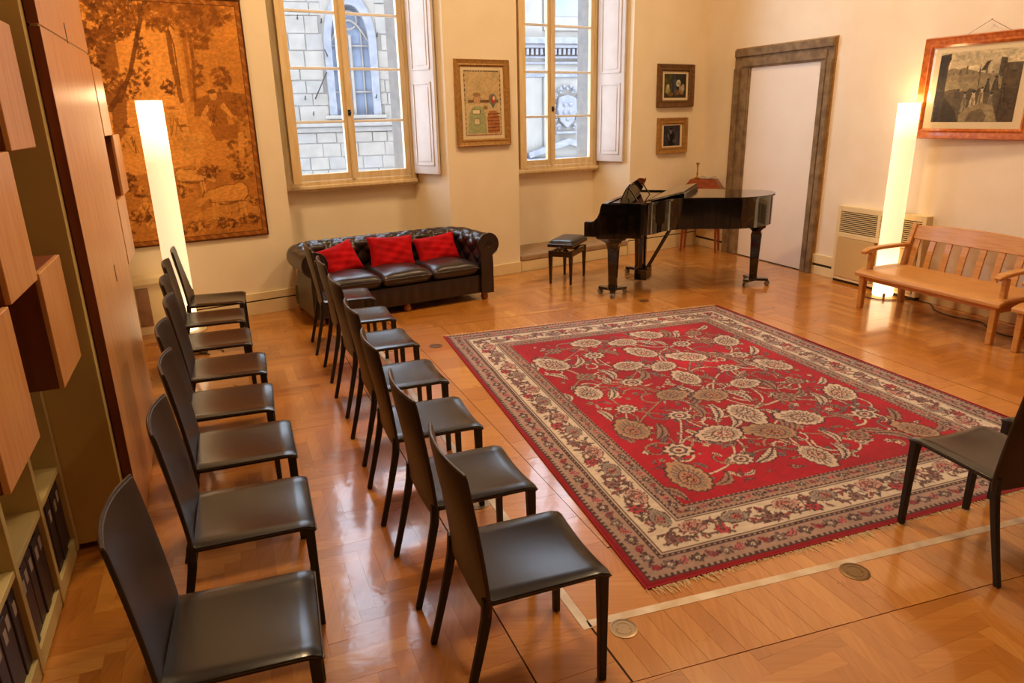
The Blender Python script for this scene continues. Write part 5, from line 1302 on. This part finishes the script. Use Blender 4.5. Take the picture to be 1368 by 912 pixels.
def engraving():
    W, H = 0.755, 0.62; c = Canvas(W, H, 0.0045, (196, 178, 142), 8)
    n = c.noise(0.25, 0.08, 4); n2 = c.noise(0.05, 0.05, 3)
    c.img *= (0.82 + 0.36 * n)[..., None]
    c.fill(c.Y < 0.43 + 0.03 * np.sin(c.X * 9) + 0.03 * n2, (136, 120, 92)); c.fill(c.Y < 0.33 + 0.06 * n2, (150, 134, 100)); c.fill(c.Y < 0.26 + 0.05 * n2, (92, 80, 60))
    c.poly([(0.0, 0.10), (0.0, 0.60), (0.10, 0.61), (0.105, 0.56), (0.09, 0.52), (0.085, 0.10)], (58, 50, 40)); c.poly([(0.0, 0.0), (0.0, 0.24), (0.10, 0.22), (0.22, 0.10), (0.26, 0.0)], (60, 52, 42))
    for k in range(10):
        x = 0.14 + 0.06 * k; c.poly([(x, 0.42), (x + .02, 0.42), (x + .015, 0.44 + 0.05 * ((k * 7) % 3) / 2), (x + .005, 0.44 + 0.05 * ((k * 7) % 3) / 2)], (98, 86, 66))
    c.fill((c.X > 0.60) & (c.Y < 0.50), (74, 64, 50), 0.8); c.poly([(0.56, 0.40), (0.56, 0.55), (0.62, 0.54), (0.61, 0.38)], (84, 74, 58))
    c.line([(0.40, 0.30), (0.39, 0.50)], 0.006, (60, 52, 42)); c.poly([(0.395, 0.44), (0.44, 0.52), (0.48, 0.53), (0.44, 0.45)], (70, 60, 48))
    rr = random.Random(2)
    for (x, y, w_, h_, col) in ((0.29, 0.16, 0.05, 0.18, (150, 134, 104)), (0.37, 0.14, 0.07, 0.24, (196, 178, 140)), (0.44, 0.20, 0.05, 0.18, (186, 168, 132)), (0.53, 0.13, 0.06, 0.22, (128, 112, 86)), (0.48, 0.30, 0.05, 0.12, (60, 52, 42)), (0.55, 0.32, 0.06, 0.12, (66, 56, 44)), (0.63, 0.20, 0.05, 0.22, (62, 54, 44)), (0.22, 0.24, 0.05, 0.08, (64, 56, 46))):
        c.poly([(x - w_ * .5, y - h_ * .4), (x - w_ * .38, y + h_ * .15), (x - w_ * .2, y + h_ * .42), (x + w_ * .2, y + h_ * .42), (x + w_ * .38, y + h_ * .15), (x + w_ * .55, y - h_ * .4)], col)
        c.ell(x, y + h_ * .5, w_ * .24, w_ * .28, tuple(min(255, q + 30) for q in col)); c.ell(x, y + h_ * .5 + w_ * .12, w_ * .26, w_ * .2, (54, 46, 38))
        for q in range(5): c.line([(x + rr.uniform(-.4, .4) * w_, y - h_ * .38), (x + rr.uniform(-.2, .2) * w_, y + h_ * .3)], 0.005, (88, 76, 58), .7)
    c.poly([(0.27, 0.0), (0.26, 0.06), (0.33, 0.13), (0.45, 0.17), (0.56, 0.14), (0.62, 0.0)], (150, 132, 96)); c.poly([(0.33, 0.0), (0.36, 0.09), (0.46, 0.12), (0.52, 0.05), (0.50, 0.0)], (112, 96, 70))
    c.mul(0.78 + 0.44 * c.noise(0.025, 0.02, 3))
    t = framed('framed_engraving', 'large sepia engraving in a burl wood frame above the bench', 'picture', Rp(4.085, 0.042, 2.072), 64.0, 1.105, 0.925, 0.098, 0.036, 'frame_wood', c, W, H, True, True, 0.005, 1.5)
    m = MB(); m.tube([(-0.17, -0.012, 0.455), (0.03, -0.004, 0.565)], 0.002, 5); m.tube([(0.23, -0.012, 0.455), (0.03, -0.004, 0.565)], 0.002, 5); m.build('hanging_wire', 'wire', t)
    MB().ball((0.03, -0.004, 0.567), 0.007, 0.007, 0.007, 8, 5).build('nail', 'brass', t)
engraving()

def tapestry():
    W, H = 1.46, 2.165; c = Canvas(W, H, 0.0068, (206, 140, 64), 21)
    def T(px, py):
        v = py / 322; l = 110 + 70 * v; r = 322 + 35 * v
        return (0.19 + (px - l) / (r - l) * 1.27, H * (1 - v))
    D1, D2, MID, LT, HI = (70, 36, 12), (98, 54, 18), (138, 82, 30), (196, 134, 60), (202, 142, 68)
    R = c.rng; n = c.noise(0.4, 0.3, 4); c.img *= (0.86 + 0.28 * n)[..., None]
    c.fill(c.X > 0.85, (150, 90, 30), 0.45)
    def P(*pts): return [T(*p) for p in pts]
    def foliage(cx, cy, rx, ry, k, cols, sz=0.022):
        x0, y0 = T(cx, cy)
        for i in range(k):
            a = R.uniform(0, 6.3); q = R.random() ** .5
            c.ell(x0 + math.cos(a) * rx * q, y0 + math.sin(a) * ry * q, sz * R.uniform(.6, 1.5), sz * R.uniform(.35, .8), cols[R.integers(len(cols))], R.uniform(0, 3.2), R.uniform(.55, .95), .2, 5)
    # far hill, pale ground
    c.poly(P((255, 128), (275, 122), (300, 118), (330, 122), (340, 150), (255, 150)), D2, .65)
    c.poly(P((150, 322), (150, 230), (250, 215), (360, 235), (360, 322)), MID, .55)
    c.poly(P((250, 290), (280, 272), (350, 262), (352, 290), (300, 304)), LT, .55)
    # left tree
    c.poly(P((128, 60), (135, 120), (150, 140), (156, 190), (172, 190), (168, 130), (160, 100), (152, 60)), D2, .75)
    c.line(P((160, 130), (172, 92), (180, 50), (186, 20), (192, 0)), 0.034, D1, .85); c.line(P((180, 45), (172, 15)), 0.02, D1, .8)
    c.line(P((148, 140), (158, 125), (166, 108)), 0.045, D1, .8)
    foliage(135, 25, 0.26, 0.22, 150, [D1, D2, D2, MID], 0.030); foliage(165, 20, 0.14, 0.14, 60, [D1, D2, MID], 0.026); foliage(128, 60, 0.10, 0.20, 50, [D1, D2], 0.026)
    foliage(150, 108, 0.12, 0.13, 50, [D1, D2, LT], 0.022); foliage(172, 115, 0.10, 0.08, 26, [D1, D2], 0.02); foliage(187, 75, 0.05, 0.24, 34, [D1, D2], 0.019); foliage(178, 95, 0.10, 0.05, 20, [D1, D2], .018)
    foliage(195, 12, 0.16, 0.05, 34, [D1, D2, MID], 0.022)
    # middle trees
    for (a, b, wv, col) in ((226, 238, .040, D2), (236, 246, .034, LT), (246, 252, .034, MID), (254, 256, .028, D2)):
        c.line(P((a - 6, 44), (a, 80), (b, 130)), wv, col, .8)
    c.line(P((218, 34), (228, 60), (236, 110)), 0.014, D1, .7); c.line(P((228, 40), (210, 22)), 0.014, D1, .7)
    foliage(240, 22, 0.34, 0.12, 110, [D2, MID, MID], 0.034); foliage(275, 20, 0.22, 0.10, 70, [D2, MID], 0.034); foliage(262, 48, 0.14, 0.10, 44, [D2, MID], 0.03); foliage(205, 36, 0.10, 0.06, 24, [D2, MID], .024)
    foliage(292, 102, 0.08, 0.12, 50, [D2, D2, MID], 0.024); foliage(258, 95, 0.06, 0.12, 26, [D2, MID], .022); foliage(222, 112, 0.06, 0.06, 24, [D1, D2], .018)
    foliage(315, 145, 0.10, 0.16, 60, [D2, MID], .022); foliage(318, 200, 0.12, 0.2, 70, [D2, MID, LT], .02)
    # figures (plain rural scene): seated left, kneeling and seated pair, standing right
    def fig(px, py, s, lean, body, cap=D1, seated=True):
        x, y = T(px, py)
        c.poly([(x - .055 * s, y - .02 * s), (x - .045 * s, y - .17 * s), (x + .05 * s + lean, y - .18 * s), (x + .06 * s, y - .02 * s), (x + .02 * s, y + .01 * s), (x - .02 * s, y + .01 * s)], body)
        c.ell(x, y + .045 * s, .026 * s, .034 * s, HI, 0, .8); c.ell(x - .008 * s, y + .070 * s, .030 * s, .014 * s, cap, .2, .7); c.line([(x - .05 * s, y + .07 * s), (x + .05 * s, y + .06 * s)], .008, cap, .7)
        c.line([(x - .045 * s, y - .03 * s), (x - .09 * s, y - .10 * s), (x - .03 * s, y - .15 * s)], .026 * s, LT); c.line([(x + .05 * s, y - .03 * s), (x + .10 * s, y - .09 * s), (x + .06 * s, y - .02 * s)], .026 * s, LT)
        if seated: c.poly([(x - .06 * s, y - .16 * s), (x + .10 * s + lean, y - .15 * s), (x + .14 * s + lean, y - .24 * s), (x - .02 * s, y - .26 * s)], body); c.line([(x + .12 * s + lean, y - .22 * s), (x + .11 * s + lean, y - .36 * s)], .04 * s, LT)
        else:
            for q in (-.03, .035): c.line([(x + q * s, y - .17 * s), (x + q * s * 1.2, y - .40 * s)], .05 * s, body)
        for q in range(5): c.line([(x + R.uniform(-.05, .05) * s, y - .02 * s), (x + R.uniform(-.05, .06) * s, y - .16 * s)], .006, D1, .6)
    fig(172, 172, 1.0, 0.02, LT); fig(228, 150, 1.05, .05, LT, MID); fig(282, 132, 1.35, .04, MID); fig(243, 172, .95, -.04, HI, D2); fig(196, 262, .9, .05, LT)
    c.ell(*T(255, 190), 0.09, 0.13, LT, 0.3, .8); c.ell(*T(262, 178), 0.05, 0.06, HI, 0, .7)
    # animals
    def beast(px, py, s, flip, col):
        x, y = T(px, py); f = -1 if flip else 1
        c.ell(x, y - .004, .162 * s, .084 * s, D1, -.1 * f, .6); c.ell(x - .11 * s * f, y + .016 * s, .068 * s, .080 * s, D1, 0, .6)
        c.ell(x, y, .15 * s, .072 * s, col, -.1 * f); c.ell(x - .11 * s * f, y + .02 * s, .06 * s, .07 * s, col)
        c.line([(x + .12 * s * f, y + .02 * s), (x + .20 * s * f, y - .03 * s)], .05 * s, col); c.ell(x + .225 * s * f, y - .05 * s, .045 * s, .028 * s, col, -.6 * f)
        for q in (-.12, -.09, .09, .12): c.line([(x + q * s, y - .03 * s), (x + q * s * 1.1, y - .19 * s)], .022 * s, col)
        c.line([(x - .15 * s, y - .06 * s), (x + .15 * s, y - .065 * s)], .01, D1, .6); c.line([(x + .2 * s * f, y - .01 * s), (x + .17 * s * f, y + .05 * s)], .012, D1, .8)
    beast(300, 258, 1.15, True, LT); beast(252, 230, .8, False, HI)
    # foreground plants
    for px, py, k in ((170, 300, 50), (185, 318, 40), (235, 305, 40), (262, 300, 60), (300, 300, 50), (330, 296, 50), (190, 280, 40), (170, 230, 50), (180, 245, 30), (275, 225, 50), (320, 232, 60), (240, 250, 30), (345, 270, 30)):
        foliage(px, py, 0.10, 0.05, k, [D1, D2, LT, MID], 0.020)
    for k in range(40):
        x, y = R.uniform(.1, 1.4), R.uniform(.10, .32); c.line([(x, y), (x + R.uniform(-.03, .03), y + .03), (x + R.uniform(-.06, .06), y + .04)], .007, D1 if k % 2 else LT, .8)
    bl = c.noise(0.15, 0.12, 4); c.img = c.img * 0.78 + (np.array((176, 112, 46.))[None, None] * (0.75 + 0.5 * bl)[..., None]) * 0.22
    c.img *= 1.12
    # woven border
    d = np.minimum.reduce([c.X, W - c.X, c.Y, H - c.Y])
    c.fill(d < 0.060, (150, 88, 34)); c.fill((d < 0.060) & (np.sin((c.X + c.Y) * 60) > 0.5), (174, 110, 48)); c.fill((d < 0.060) & (d > 0.052), D1, .7); c.fill(d < 0.020, (84, 44, 16))
    c.mul(0.86 + 0.28 * c.noise(0.02, 0.012, 2))
    t = thing('tapestry', 'large brown woven tapestry of a rural scene behind the left lamp', 'tapestry', Bp(7.02, 0.0, 0.812), -33.1)
    c.build('cloth', 'tapestry', lambda X, Y: (X - W / 2, -0.022 + 0.003 * np.sin(X * 5) * np.sin(Y * 3), Y), t)
    MB().box(-W / 2, W / 2, -0.018, -0.002, 0.0, H).build('stretcher', 'frame_dark', t)
    MB().tube([(-W / 2 - .02, -0.02, H + 0.008), (W / 2 + .005, -0.02, H + 0.008)], 0.012, 8).build('hanging_rod', 'frame_dark', t)
tapestry()

# ================================================================== OUTSIDE
def outside():
    az = 74.0
    X = az_dir(az); N = Vector((math.cos(math.radians(az)), -math.sin(math.radians(az)), 0))   # N points towards the room
    F1 = Vector((-3.134, 15.18, 0)); F2 = Vector((1.107, 17.465, 0))
    rr = random.Random(12)
    t = thing('stone_palace', 'pale stone palace with a pointed window, seen through the left window', 'building', F1, az - 90)
    t.rotation_euler = (0, 0, math.radians(90 - az))
    # local: +x along the facade (right), -y towards the room
    x0, x1, zb, zt = -3.1, 2.6, -0.4, 6.3
    wx0, wx1, wz0, wz1 = -0.41, 0.50, 1.98, 4.25
    MB().box(x0, wx0 - .06, 0.0, 0.5, -5, zt).build('wall', 'mortar', t)
    MB().box(wx1 + .06, x1, 0.0, 0.5, -5, zt).build('wall', 'mortar', t)
    MB().box(wx0 - .06, wx1 + .06, 0.0, 0.5, -5, wz0).build('wall', 'mortar', t)
    MB().box(wx0 - .06, wx1 + .06, 0.0, 0.5, wz1 + .1, zt).build('wall', 'mortar', t)
    def stone(a, b, z0, z1):
        y = -rr.uniform(0.006, 0.022); e = rr.uniform(0.003, 0.007); f = 0.010
        m = MB().hexa([(a + e, 0.0, z0 + e), (b - e, 0.0, z0 + e), (b - e, 0.0, z1 - e), (a + e, 0.0, z1 - e)],
                      [(a + e + f * rr.uniform(.3, 1.2), y, z0 + e + f * rr.uniform(.3, 1.2)), (b - e - f * rr.uniform(.3, 1.2), y, z0 + e + f), (b - e - f, y - rr.uniform(0, .01), z1 - e - f * rr.uniform(.3, 1.2)), (a + e + f, y, z1 - e - f)])
        m.build('stone', 'facade_stone' if rr.random() < .6 else 'facade_stone_b', t)
    z = 0.30; n_st = 0
    while z < 5.6:
        h = rr.uniform(0.22, 0.36)
        if z < 1.66 < z + h + 0.10: h = 1.655 - z
        if z > 1.6 and z < 1.66: z = 1.84; continue
        x = -2.3 + rr.uniform(-.2, 0)
        while x < 2.1:
            l = rr.uniform(0.22, 0.66); a, b = x, x + l; x = b
            if z + h > wz0 and z < wz1 + 0.05:
                if b > wx0 - .06 and a < wx1 + .06:
                    if a < wx0 - .06 - 0.1: b = wx0 - .06
                    elif b > wx1 + .06 + 0.1: a = wx1 + .06
                    else: continue
            stone(a, b, z, z + h); n_st += 1
        z += h
    MB().box(x0, x1, -0.12, 0.0, 1.76, 1.84).build('string_course', 'facade_stone_b', t, bevel=0.02)
    MB().box(x0, x1, -0.06, 0.0, 1.655, 1.76).build('string_course', 'facade_stone_b', t, bevel=0.02)
    # pointed window
    cxw, hw, zs = (wx0 + wx1) / 2, (wx1 - wx0) / 2, 3.30
    def arch(hw_, top):
        pts = [(cxw - hw_, wz0), (cxw - hw_, zs)]
        for k in range(1, 9): q = k / 8; pts.append((cxw - hw_ * math.cos(q * PI / 2) ** 0.9, zs + top * math.sin(q * PI / 2)))
        for k in range(7, -1, -1): q = k / 8; pts.append((cxw + hw_ * math.cos(q * PI / 2) ** 0.9, zs + top * math.sin(q * PI / 2)))
        pts.append((cxw + hw_, wz0)); return pts
    o_, i_ = arch(hw + 0.06, 0.95), arch(hw - 0.09, 0.74)
    m = MB(); n = len(o_)
    m.add([(x, -0.05, z) for x, z in o_] + [(x, -0.03, z) for x, z in i_] + [(x, 0.22, z) for x, z in i_] + [(x, 0.22, z) for x, z in o_],
          [(k * n + i, k * n + i + 1, (k + 1) * n + i + 1, (k + 1) * n + i) for k in range(3) for i in range(n - 1)])
    m.build('window_surround', 'facade_grey', t, bevel=0.01)
    for part in (o_[:n // 2], o_[:n // 2 - 1:-1]):
        xe = wx0 - .07 if part[0][0] < cxw else wx1 + .07
        for q in range(len(part) - 1):
            (xa, za), (xb, zb_) = part[q], part[q + 1]
            if zb_ - za > 1e-4: MB().add([(xe, -0.01, za), (xa, -0.01, za), (xb, -0.01, zb_), (xe, -0.01, zb_), (xe, 0.2, za), (xa, 0.2, za), (xb, 0.2, zb_), (xe, 0.2, zb_)], [(0, 1, 2, 3), (4, 5, 6, 7), (0, 1, 5, 4), (1, 2, 6, 5), (2, 3, 7, 6), (3, 0, 4, 7)]).build('spandrel', 'facade_stone', t)
    MB().box(wx0 - .07, wx1 + .07, -0.01, 0.2, zs + 0.94, wz1 + .15).build('spandrel', 'facade_stone', t)
    MB().box(wx0 - .16, wx1 + .16, -0.10, 0.1, wz0 - .07, wz0).build('window_sill', 'facade_stone', t, bevel=0.015)
    gl = MB().box(cxw - hw, cxw + hw, 0.16, 0.18, wz0, zs + 0.8).build('window_pane', 'facade_glass', t)
    m = MB(); m.box(cxw - 0.025, cxw + 0.025, 0.06, 0.14, wz0, zs + 0.2).build('mullion', 'facade_stone', t)
    for sg in (-1, 1): m = MB().tube([(cxw + sg * (hw - .07) * (1 - q / 8) , 0.10, zs + 0.05 + 0.42 * math.sin(q / 8 * PI / 2)) for q in range(9)], 0.022, 6).build('tracery', 'facade_stone', t)
    MB().tube([(cxw + 0.17 * math.cos(q * PI / 8), 0.10, zs + 0.47 + 0.17 * math.sin(q * PI / 8)) for q in range(17)], 0.02, 6).build('tracery', 'facade_stone', t)
    for z in (2.43, 2.87, 3.30):
        MB().box(cxw - hw + .08, cxw + hw - .08, 0.10, 0.13, z - .014, z + .014).build('glazing_bar', 'facade_stone', t)
    for sg in (-.5, .5): MB().box(cxw + sg * hw - .012, cxw + sg * hw + .012, 0.12, 0.14, wz0, zs + 0.3).build('glazing_bar', 'facade_stone', t)
    for hx, hz in ((-0.92, 3.77), (-0.48, 3.71), (0.575, 3.47), (0.47, 2.31), (-0.93, 2.30), (-0.80, 2.0)):
        MB().tube([(hx, 0, hz), (hx, -0.10, hz), (hx + 0.01, -0.12, hz + 0.06)], 0.014, 6).build('iron_hook', 'iron', t)
    MB().tube([(-0.466, -0.05, 2.80), (-0.60, -0.13, 2.55), (-0.736, -0.05, 2.30)], 0.012, 6).build('iron_rod', 'iron', t)
    MB().tube([(-0.42, 0, 3.1), (-0.42, -0.11, 3.1), (-0.47, -0.12, 3.22)], 0.013, 6).build('iron_hook', 'iron', t)

    t = thing('church_facade', 'pale church front with cornice and carved shield, seen through the right window', 'building', F2, 0)
    t.rotation_euler = (0, 0, math.radians(90 - az))
    MB().box(-2.2, 4.4, 0.0, 0.6, -5, 7.0).build('wall', 'facade_stucco', t)
    MB().box(-2.2, -0.30, -0.05, 0.0, -5, 7.0).build('pilaster', 'facade_stucco', t, bevel=0.01)
    for z0, z1, d in ((3.42, 3.56, 0.30), (3.34, 3.42, 0.24), (3.12, 3.18, 0.14), (3.00, 3.06, 0.10), (2.72, 2.80, 0.07)):
        MB().box(-2.2, 4.4, -d, 0.0, z0, z1).build('cornice', 'facade_grey', t, bevel=0.02)
    for k in range(44): MB().box(-1.6 + 0.11 * k, -1.6 + 0.11 * k + 0.06, -0.20, 0.0, 3.20, 3.33).build('dentil', 'facade_grey', t)
    m = MB().box(-0.25, 0.85, -0.04, 0.0, 3.72, 4.7).build('window_surround', 'facade_stucco', t, bevel=0.01)
    MB().box(0.02, 0.58, -0.055, -0.03, 4.02, 4.6).build('window_pane', 'facade_glass', t)  # reflected blue sky is put into the pane's colour
    MB().tube([(-0.26, -0.08, -4), (-0.26, -0.08, 2.72)], 0.03, 8).build('drainpipe', 'facade_stucco', t)
    # carved shield with scrolls
    sh = [(0.08, 2.28), (0.28, 2.34), (0.50, 2.28), (0.54, 2.00), (0.46, 1.74), (0.29, 1.58), (0.12, 1.74), (0.04, 2.00)]
    MB().prism(sh, -0.14, 0.0, lambda a, b, z: (a, z, b)).build('carved_shield', 'facade_grey', t, bevel=0.03, seg=3)
    sc = MB()
    for sg in (-1, 1):
        for k, (dx, z, r) in enumerate(((0.30, 2.30, .07), (0.32, 2.08, .05), (0.29, 1.82, .08), (0.20, 1.62, .06), (0.16, 2.42, .06))):
            sc.tube([(0.29 + sg * (dx + r * (1 - q / 16) * math.cos(q * .75)), -0.09, z + r * (1 - q / 16) * math.sin(q * .75)) for q in range(14)], 0.028, 6)
    for k in range(5): sc.ball((0.13 + 0.08 * k, -0.10, 2.47 + 0.05 * (k % 2)), 0.04, 0.05, 0.05, 8, 5)
    o = sc.build('carved_scrolls', 'facade_grey', t, smooth=60); o['kind'] = 'stuff'
    for (cx, cz, r) in ((0.22, 2.12, .05), (0.36, 2.12, .05), (0.22, 1.94, .05), (0.36, 1.94, .05), (0.29, 1.80, .05)):
        MB().ball((cx, -0.15, cz), r, 0.03, r, 10, 6).build('shield_boss', 'facade_grey', t, smooth=60)
    MB().box(0.02, 0.56, -0.10, 0.0, 1.46, 1.52).build('shield_base', 'facade_grey', t, bevel=0.015)
    # pediment
    for sg in (-1, 1):
        MB().hexa([(0.30, -0.26, 1.22), (0.30 + sg * 0.98, -0.26, 0.94), (0.30 + sg * 0.98, 0.0, 0.94), (0.30, 0.0, 1.22)], [(0.30, -0.26, 1.36), (0.30 + sg * 1.02, -0.26, 1.06), (0.30 + sg * 1.02, 0.0, 1.06), (0.30, 0.0, 1.36)]).build('raking_cornice', 'facade_grey', t)
    MB().prism([(-0.70, 0.92), (1.30, 0.92), (0.30, 1.24)], -0.10, 0.0, lambda a, b, z: (a, z, b)).build('tympanum', 'facade_stucco', t)
    MB().box(-0.78, 1.38, -0.24, 0.0, 0.80, 0.93).build('pediment_base', 'facade_grey', t, bevel=0.02)
    # the street below
    a = F1 + X * 3; m = MB(); p = [a + X * d + N * e_ for d, e_ in ((-9, 7.5), (9, 7.5), (9, -4.0), (-9, -4.0))]
    s_ = MB().prism([(q.x, q.y) for q in p], -5.2, -5.0).build('street', 'street')
    tag(s_, 'grey stone street far below the windows', 'street'); s_['kind'] = 'structure'
outside()
